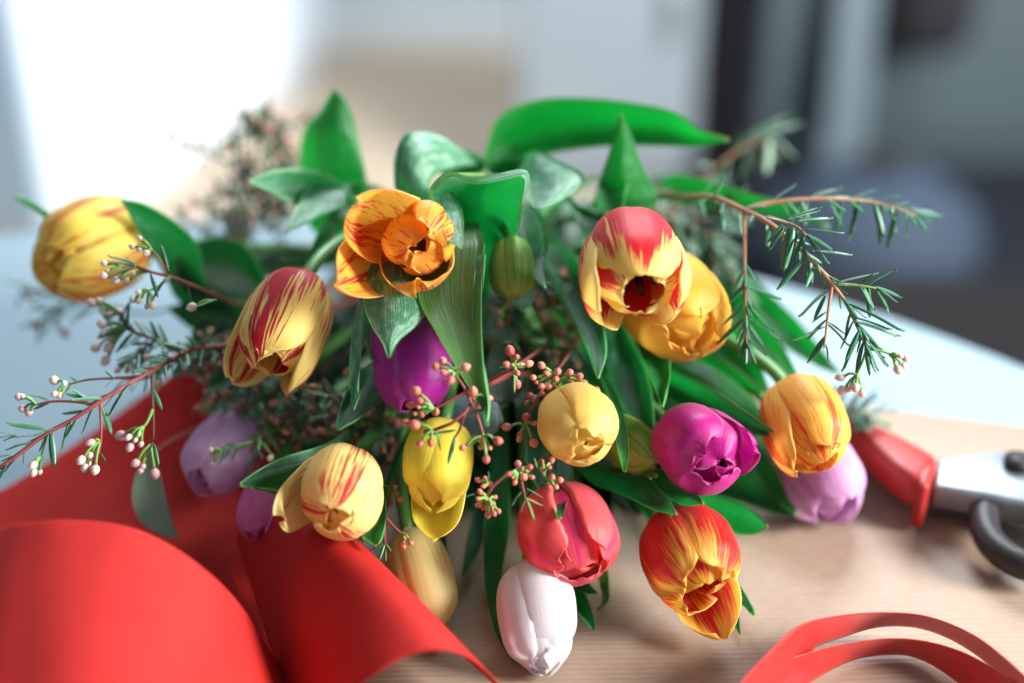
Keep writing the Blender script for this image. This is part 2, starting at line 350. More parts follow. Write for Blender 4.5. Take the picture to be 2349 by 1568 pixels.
# dark bag high by the cupboard
def lathe(name, prof, mat, root, c, seg=28, sx=1, sy=1):
    vs = []; fs = []
    for (rr, z) in prof:
        for k in range(seg):
            a = 2*math.pi*k/seg; vs.append(Vector(c)+Vector((rr*sx*math.cos(a), rr*sy*math.sin(a), z)))
    for i in range(len(prof)-1):
        for k in range(seg): fs.append((i*seg+k, i*seg+(k+1) % seg, (i+1)*seg+(k+1) % seg, (i+1)*seg+k))
    fs.append(tuple(range(seg))[::-1]); fs.append(tuple((len(prof)-1)*seg+k for k in range(seg)))
    return part(name, vs, fs, mat, root)
bagm = simple('black_fabric', (.014, .012, .016), .85, bumps=.3, bscale=300)
r = thing('hanging_bag', 'black bag hanging on the front of the teal cupboard', 'bag', (.79, 2.62, -.46))
lathe('pouch', [(.02, 0), (.06, .005), (.078, .04), (.08, .14), (.07, .22), (.05, .25)], bagm, r, (.79, 2.62, -.462), sx=1, sy=.55)
tube('strap', cr([(.745, 2.62, -.22), (.76, 2.64, -.05), (.79, 2.66, .0), (.82, 2.64, -.05), (.835, 2.62, -.22)], 20), .006, bagm, r)
r = thing('blue_bag', 'slate blue cloth sack slumped on the floor behind the black stool', 'bag', (.66, 2.22, FL+.012))
lathe('sack', [(.16, .001), (.22, .03), (.24, .08), (.21, .14), (.13, .19), (.06, .21)], simple('slate_blue_cloth', (.032, .052, .085), .8, bumps=.4, bscale=60), r, (.62, 2.22, FL+.012), sx=.80, sy=.7)
lathe('tie', [(.055, .208), (.062, .216), (.055, .224)], bagm, r, (.62, 2.22, FL+.012), sx=.80, sy=.7)
o = link('floor_darkener', new_mesh('floor_darkener', *boxmesh(.34, 2.2, 1.0, 2.735, FL+.001, FL+.012), simple('floor_darkener_matte', (.022, .025, .034), .95, spec=.1, bumps=.5, bscale=150), smooth=False)); bevel(o, .004)  # made-up sheet, laid here only to darken the floor
tag(o, 'dark slate rug added to darken the wooden floor beneath the black stool', 'overlay')
r = thing('black_stool', 'black padded stool behind the white table, out of focus', 'stool', (.62, 1.5, FL))
sm = simple('black_vinyl', (.012, .011, .012), .8, spec=.15, bumps=.2, bscale=120); lm = simple('dark_leg', (.03, .027, .027), .45)
o = part('seat', *boxmesh(.30, 1.02, 1.04, 1.50, -.43, -.35), sm, r, smooth=True); bevel(o, .03, 5)
for (a, b) in ((.34, 1.08), (.98, 1.08), (.34, 1.46), (.98, 1.46)):
    tube('leg', [(a, b, FL+.0125), (a, b, -.431)], .018, lm, r, 10)

# round white table
tx, ty, tr = -.168, .259, .632
r = thing('round_table', 'round white table carrying the bouquet and brown paper', 'table', (tx, ty, FL))
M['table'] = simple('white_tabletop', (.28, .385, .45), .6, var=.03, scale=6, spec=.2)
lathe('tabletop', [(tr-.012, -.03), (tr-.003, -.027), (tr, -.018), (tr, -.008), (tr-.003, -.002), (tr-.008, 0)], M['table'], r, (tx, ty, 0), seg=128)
lathe('pedestal', [(.05, FL+.031), (.045, FL+.2), (.045, -.0305)], M['steel'], r, (tx, ty, 0))
lathe('base', [(.27, FL+.0005), (.27, FL+.012), (.06, FL+.03)], M['steel'], r, (tx, ty, 0), seg=48)

# brown kraft paper
t = NT('kraft_paper'); ob = t.obj()
mp = t.n.new('ShaderNodeMapping'); mp.inputs['Rotation'].default_value = (0, 0, R_(-1.5)); t.t.links.new(ob, mp.inputs[0])
wv = t.n.new('ShaderNodeTexWave'); wv.wave_type = 'BANDS'; wv.bands_direction = 'Y'; wv.inputs['Scale'].default_value = 105; wv.inputs['Distortion'].default_value = .6; wv.inputs['Detail'].default_value = 1; t.t.links.new(mp.outputs[0], wv.inputs['Vector'])
mp2 = t.n.new('ShaderNodeMapping'); mp2.inputs['Scale'].default_value = (1, 1.6, 1); t.t.links.new(ob, mp2.inputs[0])
fib = t.noise(mp2.outputs[0], 160, 6, .65)
cc = t.mix(fib, srgb(154, 132, 114), srgb(182, 160, 141)); cc = t.mix(t.math('MULTIPLY', wv.outputs['Fac'], .10), cc, srgb(140, 112, 90))
cc = t.mix(t.math('MULTIPLY', t.math('SUBTRACT', t.noise(ob, 14, 4, .6), .45), 1.6, True), cc, srgb(150, 124, 102))
t.bs(Base_Color=cc, Roughness=.55, Normal=t.bump(wv.outputs['Fac'], .25, .0006)); M['kraft'] = t.m
fa, fb = PT(1950, 928, .001), PT(2349, 982, .001); sl = (fb-fa)/(fb.x-fa.x)
pl = lambda x: fa+sl*(x-fa.x)
nx, ny = 40, 24; vs = []
for i in range(nx):
    x = -.16+(.50)*i/(nx-1); yf = pl(x).y
    for j in range(ny):
        y = -.05+(yf+.05)*j/(ny-1); vs.append((x, y, .0012+.0006*math.sin(x*21+y*7)*math.sin(y*17)))
o = link('kraft_paper_sheet', new_mesh('kraft_paper_sheet', vs, grid_faces(nx, ny), M['kraft'])); tag(o, 'ribbed brown kraft paper sheet spread flat on the white table', 'paper')
o.modifiers.new('thick', 'SOLIDIFY').thickness = .0004

# red wrapping paper
t = NT('red_paper'); x_, s_ = t.uv(); ob = t.obj()
wv = t.n.new('ShaderNodeTexWave'); wv.bands_direction = 'Y'; wv.inputs['Scale'].default_value = 62; wv.inputs['Distortion'].default_value = .5; wv.inputs['Detail'].default_value = 1
t.t.links.new(t.xyz(x_, s_), wv.inputs['Vector'])
cc = t.mix(t.noise(ob, 60, 4), (.55, .018, .016, 1), (.64, .030, .024, 1))
nr = t.bump(t.math('ADD', wv.outputs['Fac'], t.math('MULTIPLY', t.noise(ob, 700, 3), .8)), .55, .0005)
b2 = t.n.new('ShaderNodeBump'); b2.inputs['Strength'].default_value = .35; b2.inputs['Distance'].default_value = .004; t.t.links.new(t.noise(ob, 26, 3, .55), b2.inputs['Height']); t.t.links.new(nr, b2.inputs['Normal']); nr = b2.outputs[0]
t.bs(Base_Color=cc, Roughness=.62, Normal=nr); t.b.inputs['Specular IOR Level'].default_value = .22
t.translucent((.70, .02, .015, 1), .14); M['redpaper'] = t.m
def sheet(name, rows, mat, nu=70, nv=36, root=None):
    """rows: list of lists of (px, py, height); each row is splined, then the rows are joined"""
    rr = [cr([PT(*q) for q in row], nu) for row in rows]
    vs = []; uvs = []
    for i in range(nu):
        c = cr([rw[i] for rw in rr], nv)
        for j in range(nv): vs.append(c[j]); uvs.append((i/(nu-1), j/(nv-1)))
    return vs, grid_faces(nu, nv), uvs
def sheet_thing(name, label, rows, th=.0004):
    vs, fs, uvs = sheet(name, rows, None)
    o = link(name, new_mesh(name, vs, fs, M['redpaper'], uvs=uvs)); tag(o, label, 'paper')
    s = o.modifiers.new('thick', 'SOLIDIFY'); s.thickness = th; return o
hump1_far = [(-190, 1420, .006), (-120, 1310, .035), (0, 1217, .068), (90, 1197, .078), (190, 1195, .08), (300, 1212, .078), (400, 1258, .07), (490, 1325, .056), (555, 1395, .038), (600, 1468, .018), (640, 1530, .006)]
hump1_near = [(-330, 1800, .006), (-220, 1740, .03), (-80, 1700, .056), (40, 1690, .062), (160, 1700, .064), (290, 1700, .06), (420, 1710, .05), (540, 1720, .036), (620, 1730, .022), (680, 1740, .01), (720, 1760, .005)]
hump1_mid = [(-250, 1600, .006), (-160, 1520, .034), (-40, 1440, .064), (60, 1425, .072), (170, 1425, .075), (290, 1440, .072), (420, 1475, .062), (520, 1520, .047), (592, 1560, .031), (640, 1600, .015), (680, 1650, .006)]
sheet_thing('curled_red_paper', 'wide curl of red wrapping paper arching over the dark red sheet', [hump1_near, hump1_mid, hump1_far])
h2_far = [(545, 1240, .008), (556, 1205, .018), (580, 1172, .030), (630, 1158, .041), (690, 1168, .047), (760, 1200, .048), (830, 1252, .044), (880, 1300, .034), (915, 1350, .020)]
h2_mid = [(612, 1450, .006), (630, 1395, .020), (668, 1345, .035), (735, 1310, .048), (810, 1310, .054), (880, 1330, .053), (950, 1372, .045), (1005, 1425, .031), (1025, 1470, .016)]
h2_near = [(700, 1720, .004), (735, 1660, .016), (790, 1598, .030), (860, 1548, .041), (930, 1508, .047), (1000, 1492, .048), (1065, 1505, .042), (1120, 1545, .030), (1165, 1600, .014)]
sheet_thing('rolled_red_paper', 'narrow roll of red wrapping paper under the streaked yellow tulip, open end showing', [h2_near, h2_mid, h2_far])
bk_far = [(-120, 1190, .003), (0, 1128, .004), (110, 1062, .007), (230, 982, .013), (340, 900, .022), (430, 835, .034), (500, 785, .045)]
bk_mid = [(-120, 1330, .0022), (30, 1290, .0022), (170, 1240, .0022), (310, 1180, .003), (430, 1110, .006), (540, 1040, .01), (620, 980, .015)]
bk_near = [(-120, 1760, .0022), (60, 1760, .0022), (240, 1760, .0022), (420, 1750, .0022), (600, 1720, .0022), (730, 1600, .0022), (820, 1420, .0022)]
sheet_thing('red_paper_sheet', 'shaded dark red paper sheet lying under the bouquet on the white table', [bk_near, bk_mid, bk_far])

# ------------------------------------------------------------------ tulips
GATHER = P(1150, 560, .85)
BACK = Vector((0, .13, -.006))
def prof_tulip(c, belly=1.0):
    return [(.10, 0), (.46, .025), (.84, .15), (1.0*belly, .36), (1.0*belly, .58), (.80*belly+.20*c, .82), (c, 1.0)]
HW = [(0, .30), (.12, .62), (.28, .90), (.45, 1.0), (.62, .98), (.76, .86), (.87, .68), (.94, .48), (.98, .29), (1, .10)]
HWP = [(0, .30), (.12, .62), (.28, .92), (.42, 1.0), (.56, .92), (.70, .72), (.82, .46), (.91, .24), (.97, .09), (1, .01)]
def interp(tab, s):
    for (a, b), (c, d) in zip(tab, tab[1:]):
        if s <= c: k = (s-a)/(c-a); return b+(d-b)*k
    return tab[-1][1]
PIDN = [0]
def petal(root, base, A, e1, e2, L, Rr, phi, c, mat, inner=False, wm=1.0, lm=1.0, tilt=0.0, curl=0.0, belly=1.0, pointed=False, wav=1.0, twist=0.0, rm=None):
    NS, NW = 30, 17
    rnd = random.Random(PIDN[0]*7+3); PIDN[0] += 1
    rs = rm if rm is not None else (.84 if inner else 1.0)
    pr = cr([(a, b*1.0, 0) for a, b in prof_tulip(c, belly)], 60)
    sd = [rnd.uniform(0, 6.28) for _ in range(6)]
    vs = []; uvs = []
    hwt = HWP if pointed else HW
    for i in range(NS):
        s = i/(NS-1); s = 1-(1-s)**1.35
        q = pr[min(59, int(s*59))].lerp(pr[min(59, int(s*59)+1)], s*59-int(s*59))
        r = q.x*Rr*rs; h = q.y*L*lm
        hw = interp(hwt, s)*Rr*1.16*wm*(1+.035*math.sin(9*s+sd[0])*wav)
        rho = max(r*.83, Rr*.40)
        for j in range(NW):
            wq = -1+2*j/(NW-1)
            asy = 1+.05*math.sin(7*s+sd[1]+(2 if wq > 0 else 0))*wav
            # rounded shoulders: margin rows sit a little lower near the tip
            th = max(-1.9, min(1.9, wq*hw*asy/rho))
            xt = rho*math.sin(th); xr = r-rho*(1-math.cos(th))
            hh = h-L*.035*abs(wq)**2.2*s*s
            e = abs(wq)**3
            xr += Rr*(.075*wav*e*math.sin(8.5*s+sd[2]+(1.7 if wq > 0 else 0))*(s**.8)+curl*e*s*s)
            xr += Rr*.05*wav*math.sin(3.1*wq+sd[3])*math.sin(4*s+sd[4])*s
            xr -= Rr*.045*math.exp(-(wq/.13)**2)*math.sin(math.pi*min(1, s*1.05))
            hh += L*.012*wav*math.sin(6*wq+sd[5])*s*s*(abs(wq)+.2)
            if twist:
                ca, sa = math.cos(twist*s), math.sin(twist*s)
                xt, dx = xt*ca, xt*sa; xr += dx*.6
            # tilt outward about the foot
            if tilt:
                ct, st = math.cos(tilt), math.sin(tilt)
                rr0 = Rr*.12
                xr, hh = rr0+(xr-rr0)*ct+hh*st, hh*ct-(xr-rr0)*st
            er = e1*math.cos(phi)+e2*math.sin(phi); et = e2*math.cos(phi)-e1*math.sin(phi)
            vs.append(base+A*hh+er*xr+et*xt); uvs.append((wq*.5+.5, s))
    o = part('petal', vs, grid_faces(NS, NW), mat, root, uvs=uvs, pid=rnd.random())
    rim(o, .0005); return o
TUL = {}
def tulip(key, label, c, z, ax, L, Rr, mat, roll=0, close=.30, name='tulip', group='tulips of the bouquet', pet=None, belly=1.0, pointed=False, wav=1.0, jit=1.0, stamen=False, throat=.0, sag=0.0):
    L *= .91; Rr *= .925
    A = IV(*ax); ctr = P(c[0], c[1], z); base = ctr-A*L*.48
    e1 = (UV-A*UV.dot(A)).normalized(); e2 = A.cross(e1)
    root = thing(name, label, 'tulip', base, group)
    rnd = random.Random(sum(map(ord, key))*5)
    mt = M[mat]
    if pet is None: pet = {}
    for k in range(6):
        inner = k >= 3
        phi = R_(roll+(k % 3)*120+(60 if inner else 0))+rnd.uniform(-.12, .12)*jit
        kw = dict(inner=inner, c=(throat+(k-4)*.03 if inner else close+rnd.uniform(-.06, .06)*jit), wm=(1.0 if inner else .95)+rnd.uniform(-.05, .05)*jit, lm=(1.0-.035*(k-2) if inner else 1.0+rnd.uniform(-.04, .04)*jit), rm=((.86, .83, .80) if inner else (1.0, .97, .94))[k % 3],
                  tilt=rnd.uniform(-.04, .06)*jit, curl=rnd.uniform(.0, .14)*jit, belly=belly, pointed=pointed, wav=wav)
        ov = dict(pet.get(k, {}))
        if ov.get('skip'): continue
        if 'phi' in ov: phi = R_(ov.pop('phi'))
        kw.update(ov)
        petal(root, base, A, e1, e2, L, Rr, phi, mat=mt, **kw)
    if stamen:
        for k in range(6):
            a = k*math.pi/3+.3; er = e1*math.cos(a)+e2*math.sin(a)
            p = [base+A*L*.05+er*Rr*.15, base+A*L*.35+er*Rr*.30, base+A*L*.52+er*Rr*.34, base+A*L*.68+er*Rr*.32]
            tube('stamen', p, lambda s: .0008+.0012*(s > .5), M['anther'], root, 6)
        tube('pistil', [base+A*L*.03, base+A*L*.4, base+A*L*.52], lambda s: .0035+.0012*(s > .8), M['stalk'], root, 8)
    i = len(TUL); ga = i*2.4; gr = .0048*math.sqrt(i+.5)
    g = GATHER+RV*gr*math.cos(ga)*1.5+Vector((0, 0, 1))*(gr*math.sin(ga)*.8)
    p0 = base+A*L*.03; p1 = base-A*.045
    p1.z -= sag
    if p1.z < .012: p1.z = .012
    g.z = max(g.z, .014)
    pts = []
    for k in range(26):
        q = k/25; pts.append(p0*(1-q)**3+p1*3*q*(1-q)**2+(g-(g-p1)*.35)*3*q*q*(1-q)+g*q**3)
    dr = (g-pts[-4]).normalized(); tail = g+Vector((dr.x*.06-.2*(g.x-GATHER.x), .075+.02*math.sin(i*3.3), -.008)); tail.z = max(tail.z, .007)
    pts.append(g.lerp(tail, .5)); pts.append(tail)
    tube('stem', pts, .0031, M['stem'], root, 9)
    TUL[key] = root; root['_b'] = list(base)
    return root

def fix(): 
    for o in TUL.values():
        if '_b' in o: del o['_b']

tulip('T1', 'yellow tulip with orange streaks behind tiny white buds, its head turned aside', (220, 570), .682, (-.55, .34, .70), .062, .0268, 'yellow_streak', roll=8, close=.40, sag=.03, pet={0: dict(phi=-5, c=.40, wm=1.0, curl=.12), 1: dict(phi=108, c=.48, wm=.9, curl=.14), 2: dict(phi=222, c=.42, wm=1.0, curl=.12)})
tulip('T2', 'long yellow tulip with bold crimson flames hanging over the dark buds', (658, 744), .615, (-.24, .80, .55), .058, .0208, 'yellow_flame', roll=-14, close=.62, throat=.25, pet={0: dict(lm=.95, c=.60, wm=1.06), 1: dict(tilt=.12, c=.72, lm=1.04), 2: dict(c=.62, lm=1.06)})
tulip('T3', 'orange red tulip with ragged wide open petals above the pale leaf', (950, 560), .60, (.04, .16, .98), .047, .0216, 'orange_flame', roll=0, close=.5, wav=1.8, throat=.0,
      pet={0: dict(phi=50, tilt=.20, wm=1.05, lm=1.42, c=.80, curl=.05), 1: dict(phi=112, tilt=.24, c=.90, wm=.80, lm=1.46, rm=1.02, curl=.0), 2: dict(phi=192, tilt=.04, c=.60, lm=1.0, wm=1.15, curl=.25), 3: dict(phi=310, tilt=.10, c=.30, wm=.9, wav=2.8, rm=.86), 4: dict(phi=60, c=.02, tilt=.0, wav=2.6, lm=.92, rm=.66), 5: dict(phi=240, c=.12, tilt=.05, wav=3.0, lm=.92, rm=.70)})
tulip('T4', 'crimson tulip with yellow margins, its dark throat open, in front of an amber tulip', (1456, 608), .592, (.03, .50, .86), .062, .0236, 'red_yellow', roll=0, close=.46, stamen=True, jit=.6, throat=.36,
      pet={0: dict(c=.42, wm=1.10, lm=.97), 1: dict(phi=112, tilt=.07, c=.66, lm=1.08), 2: dict(phi=247, tilt=.06, c=.60, lm=1.0), 4: dict(lm=.96, c=.46)})
tulip('T5', 'plain amber tulip tucked behind the crimson and yellow tulip', (1546, 704), .635, (.30, .48, .80), .058, .0262, 'amber', roll=20, close=.42, wav=1.4)
tulip('T6', 'closed violet tulip hanging behind the green leaf blades', (946, 808), .612, (.10, .88, .44), .058, .0196, 'violet', roll=-25, close=.34, wav=.6, jit=.6)
tulip('T7', 'slender lemon yellow tulip with pointed petals below the coral buds', (1006, 1070), .60, (-.09, .84, .54), .047, .0166, 'lemon', roll=0, close=.36, pointed=True, wav=.6, jit=.5, pet={0: dict(phi=40, lm=.84, wm=1.15), 1: dict(phi=-48, lm=.92, wm=1.15), 2: dict(phi=182, lm=1.22, c=.42, wm=1.15), 3: dict(phi=0, lm=.92, c=.02), 4: dict(phi=120, lm=.98, c=.1), 5: dict(phi=240, lm=.98, c=.1)})
tulip('T8', 'plump soft orange yellow tulip, almost closed, under the coral buds', (1322, 974), .592, (.15, .30, .94), .044, .0180, 'plain_yellow', roll=-28, close=.30, wav=.9, pet={0: dict(phi=-40, lm=1.02, wm=1.0, c=.18, curl=.13), 1: dict(phi=88, c=.26, lm=.99, wm=.96, curl=.12), 2: dict(phi=205, c=.48, lm=.96, wm=.95, curl=.12), 3: dict(phi=20, rm=.78), 4: dict(phi=146, rm=.76), 5: dict(phi=268, rm=.74)})
tulip('T9', 'pale yellow tulip with red brush strokes and one petal peeling open', (780, 1128), .582, (-.05, .30, .95), .044, .0204, 'yellow_brush', roll=-16, close=.22, wav=.9,
      pet={0: dict(phi=-20, wm=1.04, c=.14, lm=1.03, curl=.14), 1: dict(phi=100, tilt=.10, c=.80, lm=1.02, wm=.74, curl=.24), 2: dict(phi=218, c=.24, wm=1.04, curl=.14, tilt=.03), 3: dict(phi=80, rm=.84, c=.12), 4: dict(phi=145, rm=.78, c=.1, lm=.93), 5: dict(phi=290, rm=.74, lm=.88)})
tulip('T10', 'pale lilac tulip in shade over the dark red paper', (515, 1038), .655, (-.42, .60, .68), .046, .0182, 'lilac_pale', roll=25, close=.46)
tulip('T11', 'small dusty pink tulip half hidden beside the streaked pale yellow one', (606, 1162), .63, (-.15, .75, .6), .034, .0125, 'pink', roll=10, close=.44)
tulip('T12', 'magenta tulip with crumpled petals half open', (1606, 1030), .60, (.30, .22, .92), .044, .0208, 'magenta', roll=52, close=.40, wav=1.4, stamen=True, throat=.12, pet={0: dict(phi=58, c=.34, wm=1.08, lm=.97, curl=.14), 1: dict(phi=176, c=.40, wm=1.02, curl=.12), 2: dict(phi=-74, c=.74, tilt=.07, wm=.92, curl=.05), 3: dict(phi=-15, wav=3.2), 4: dict(phi=110, wav=3.0), 5: dict(phi=240, wav=3.4)})
tulip('T13', 'orange yellow tulip with thin red streaks in front of the lilac one', (1846, 974), .625, (.18, .66, .73), .051, .0205, 'orange_yellow', roll=-14, close=.40, pet={1: dict(tilt=.04, c=.58)})
tulip('T14', 'lilac tulip lying low behind the orange yellow streaked one beside the shears', (1868, 1078), .672, (.34, .70, .62), .056, .0215, 'lilac', roll=0, close=.48)
tulip('T15', 'coral red tulip under a dark leaf tip, above the white one', (1302, 1224), .598, (.20, .50, .84), .050, .0226, 'coral', roll=0, close=.40, wav=.8, pet={0: dict(phi=92, c=.38, lm=.95, wm=1.0, curl=.12), 1: dict(phi=-62, c=.48, lm=.98, wm=.95, curl=.10), 2: dict(phi=205, c=.34, lm=.98), 3: dict(phi=15), 4: dict(phi=140), 5: dict(phi=265)})
tulip('T16', 'fiery red and yellow tulip with torn open petals low on the brown paper', (1582, 1276), .600, (.24, .52, .82), .049, .0220, 'fire', roll=-38, close=.52, wav=1.6, stamen=True, throat=.30, pet={1: dict(phi=75, tilt=.05, c=.45, lm=.98), 2: dict(phi=205, tilt=.16, c=.85, lm=1.16), 0: dict(c=.42), 4: dict(phi=150, tilt=.10, lm=1.0, c=.5)})
tulip('T17', 'white tulip drooping onto the brown kraft paper', (1232, 1410), .590, (.12, .82, .55), .052, .0182, 'white', roll=-24, close=.30, wav=1.0, jit=.6, pet={0: dict(phi=-28, lm=.88, c=.34, wm=.92, curl=.12), 1: dict(phi=80, lm=.97, c=.30, wm=.9, curl=.12), 2: dict(phi=200, lm=1.02, c=.26, wm=.95), 3: dict(phi=30, lm=.97), 4: dict(phi=140, lm=1.0), 5: dict(phi=262, lm=1.02)})
tulip('T18', 'cream tulip half hidden behind the red paper roll', (966, 1322), .612, (.30, .86, .40), .048, .0158, 'cream', roll=0, close=.3, wav=.6)
tulip('T19', 'tight green tulip bud under the big curling leaf', (1175, 618), .625, (.06, .80, .55), .036, .0105, 'bud', roll=-30, close=.16, wav=.5, name='tulip_bud', group='green tulip buds')
tulip('T20', 'greenish yellow tulip bud beside the magenta tulip', (1446, 1018), .618, (.62, .40, .62), .038, .0120, 'bud', roll=30, close=.16, wav=.5, name='tulip_bud', group='green tulip buds')

# ------------------------------------------------------------------ tulip leaves
def leaf(key, A, B, d0, d1, mat='leaf', fold=.006, tilt=0.0, bow=0.0, root_len=.65, wavy=.0012, dm=None, rimt=.0009, name='leaf'):
    """A, B: the two margins in pixels from foot to tip; d0/dm/d1: depth at foot, middle and tip; fold: how deep the midrib lies"""
    root = TUL[key] if isinstance(key, str) else key
    NS, NW = 34, 11
    a = cr([(x, y, 0) for x, y in A], NS); b = cr([(x, y, 0) for x, y in B], NS)
    rnd = random.Random(int(A[0][0]*7+A[-1][1])); ph = rnd.uniform(0, 6)
    vs = []; uvs = []; rows = []
    for i in range(NS):
        s = i/(NS-1)
        d = d0*(1-s)+d1*s if dm is None else d0*(1-s)*(1-2*s)+dm*4*s*(1-s)+d1*s*(2*s-1)
        wd = (a[i]-b[i]).length/250.0
        row = []
        for j in range(NW):
            q = j/(NW-1); p = a[i].lerp(b[i], q)
            v = abs(2*q-1)
            dd = d+fold*min(1, wd*2.2)*(1-v**1.6)+tilt*(q-.5)*min(1, wd*2)+wavy*v*v*math.sin(s*9+ph+(2.3 if q > .5 else 0))
            row.append(P(p.x, p.y, dd))
        rows.append(row)
    pre = []
    if root_len:
        c0 = rows[0][NW//2]; dirv = (rows[0][NW//2]-rows[3][NW//2]).normalized()
        q = c0.lerp(GATHER, root_len); q.z = max(q.z, .008)
        ctl = c0+dirv*min(.03, (q-c0).length*.3)+FV*.012
        K = 12
        for k in range(K):
            tt = k/K; c = q*(1-tt)**2+ctl*2*tt*(1-tt)+c0*tt*tt
            sc = .22+.78*(tt**1.3)
            pre.append([c+(rows[0][j]-c0)*sc for j in range(NW)])
    allr = pre+rows; n = len(allr)
    for i, row in enumerate(allr):
        for j in range(NW):
            pnt = row[j]
            if pnt.z < .0045: pnt = Vector((pnt.x, pnt.y, .0045))
            vs.append(pnt); uvs.append((j/(NW-1), i/(n-1)))
    o = part(name, vs, grid_faces(n, NW), M[mat], root, uvs=uvs, pid=rnd.random())
    rim(o, rimt); return o

# high leaves
leaf('T2', [(700, 500), (690, 400), (697, 305), (735, 255), (768, 205)], [(852, 480), (838, 395), (822, 320), (797, 240), (768, 205)], .72, .70, 'leaf_bright', fold=-.010, tilt=-.02)
leaf('T2', [(800, 500), (720, 470), (672, 470), (620, 440), (572, 418)], [(830, 470), (760, 408), (690, 390), (625, 394), (572, 416)], .69, .655, 'leaf_pale', fold=.018)
leaf('T2', [(700, 440), (680, 480), (662, 510), (655, 536)], [(800, 440), (788, 470), (735, 495), (655, 537)], .68, .64, 'leaf_pale', fold=-.004)
leaf('T2', [(748, 500), (725, 545), (700, 600)], [(785, 505), (762, 555), (735, 605)], .67, .655, 'leaf_bright', fold=.002, root_len=.5)
leaf('T3', [(925, 520), (906, 420), (912, 340), (940, 306), (1000, 309), (1050, 340), (1092, 374)], [(1010, 520), (985, 430), (1000, 400), (1030, 388), (1060, 382), (1080, 380), (1092, 376)], .68, .70, 'leaf_pale', fold=-.006, dm=.655)
leaf('T3', [(918, 470), (906, 410), (908, 350), (936, 308)], [(936, 470), (934, 410), (934, 350), (937, 308)], .668, .655, 'leaf_bright', fold=.001)
leaf('T6', [(1040, 690), (1030, 570), (1005, 490), (986, 445), (1003, 413), (1030, 399)], [(1120, 660), (1165, 565), (1190, 520), (1204, 450), (1212, 420), (1209, 400)], .66, .60, 'leaf', fold=.040, dm=.625)
leaf('T6', [(988, 436), (1025, 395), (1090, 409), (1150, 397), (1195, 389), (1214, 402), (1205, 455), (1186, 525)], [(996, 440), (1032, 406), (1090, 423), (1150, 414), (1188, 406), (1203, 412), (1199, 455), (1183, 522)], .606, .612, 'leaf_pale', fold=-.002, root_len=0, dm=.594, rimt=.0003)
leaf('T3', [(1000, 440), (962, 478), (962, 510), (985, 548), (1010, 545), (1058, 570)], [(1035, 440), (1060, 485), (1064, 520), (1064, 548), (1062, 560), (1058, 570)], .63, .578, 'leaf_pale', fold=-.004)
leaf('T6', [(955, 560), (960, 680), (1000, 760), (1052, 850), (1102, 935), (1116, 978)], [(1112, 560), (1105, 650), (1104, 750), (1110, 850), (1122, 930), (1118, 978)], .612, .568, 'leaf_olive', fold=.004, dm=.583)
leaf('T6', [(1094, 590), (1086, 680), (1084, 780), (1098, 880), (1110, 950), (1117, 978)], [(1113, 585), (1107, 680), (1106, 780), (1117, 880), (1126, 945), (1119, 978)], .605, .566, 'leaf_pale', fold=-.003, root_len=0, rimt=.0012)
leaf('T6', [(845, 630), (836, 690), (850, 742), (880, 792), (892, 822)], [(955, 630), (978, 700), (962, 742), (915, 782), (895, 822)], .605, .574, 'leaf_pale', fold=-.006)
leaf('T6', [(832, 640), (808, 760), (802, 860), (806, 920), (812, 942)], [(858, 640), (834, 760), (824, 860), (822, 900), (830, 895)], .62, .592, 'leaf_pale', fold=.004)
leaf('T6', [(840, 740), (842, 790), (846, 815), (856, 832)], [(860, 740), (858, 790), (860, 815), (858, 830)], .62, .60, 'leaf_pale', fold=.002)
leaf('T6', [(815, 860), (788, 915), (775, 960), (773, 987)], [(930, 850), (880, 900), (830, 955), (775, 988)], .63, .60, 'leaf', fold=.012)
leaf('T4', [(1200, 400), (1214, 420), (1212, 450), (1222, 474), (1236, 480)], [(1240, 350), (1290, 375), (1340, 405), (1310, 445), (1240, 482)], .68, .625, 'leaf_pale', fold=-.008)
leaf('T4', [(1112, 362), (1142, 275), (1225, 233), (1335, 227), (1450, 238), (1545, 258), (1605, 300), (1670, 318)], [(1130, 372), (1200, 368), (1290, 347), (1400, 334), (1500, 334), (1580, 336), (1630, 331), (1671, 322)], .72, .685, 'leaf_bright', fold=.014, tilt=.02)
leaf('T4', [(1360, 470), (1385, 390), (1408, 320), (1422, 264)], [(1510, 450), (1470, 375), (1447, 312), (1426, 264)], .69, .655, 'leaf_bright', fold=-.014)
leaf('T5', [(1470, 430), (1540, 400), (1640, 420), (1740, 452), (1830, 475), (1900, 520)], [(1480, 460), (1590, 468), (1700, 482), (1790, 498), (1855, 510), (1900, 523)], .72, .70, 'leaf_bright', fold=.006, tilt=.012)
leaf('T19', [(1160, 500), (1172, 570), (1215, 625), (1250, 663)], [(1240, 490), (1258, 560), (1248, 610), (1252, 662)], .66, .605, 'leaf', fold=-.006)
leaf('T19', [(1150, 660), (1170, 690), (1195, 712)], [(1225, 650), (1222, 690), (1198, 713)], .66, .63, 'leaf', fold=.004)
leaf('T4', [(1305, 465), (1330, 520), (1360, 575), (1372, 600)], [(1325, 468), (1375, 500), (1398, 560), (1374, 602)], .67, .64, 'leaf', fold=.006)
leaf('T4', [(1370, 440), (1370, 480), (1380, 520), (1400, 545)], [(1440, 420), (1430, 470), (1415, 510), (1402, 545)], .67, .65, 'leaf_bright', fold=.006)
leaf('T8', [(1255, 620), (1292, 695), (1330, 762), (1354, 820), (1370, 868)], [(1330, 600), (1368, 690), (1386, 760), (1390, 815), (1374, 868)], .66, .60, 'leaf', fold=.014)
leaf('T5', [(1465, 800), (1486, 850), (1506, 900), (1518, 936)], [(1537, 800), (1537, 860), (1530, 900), (1521, 936)], .63, .605, 'leaf_bright', fold=.008)
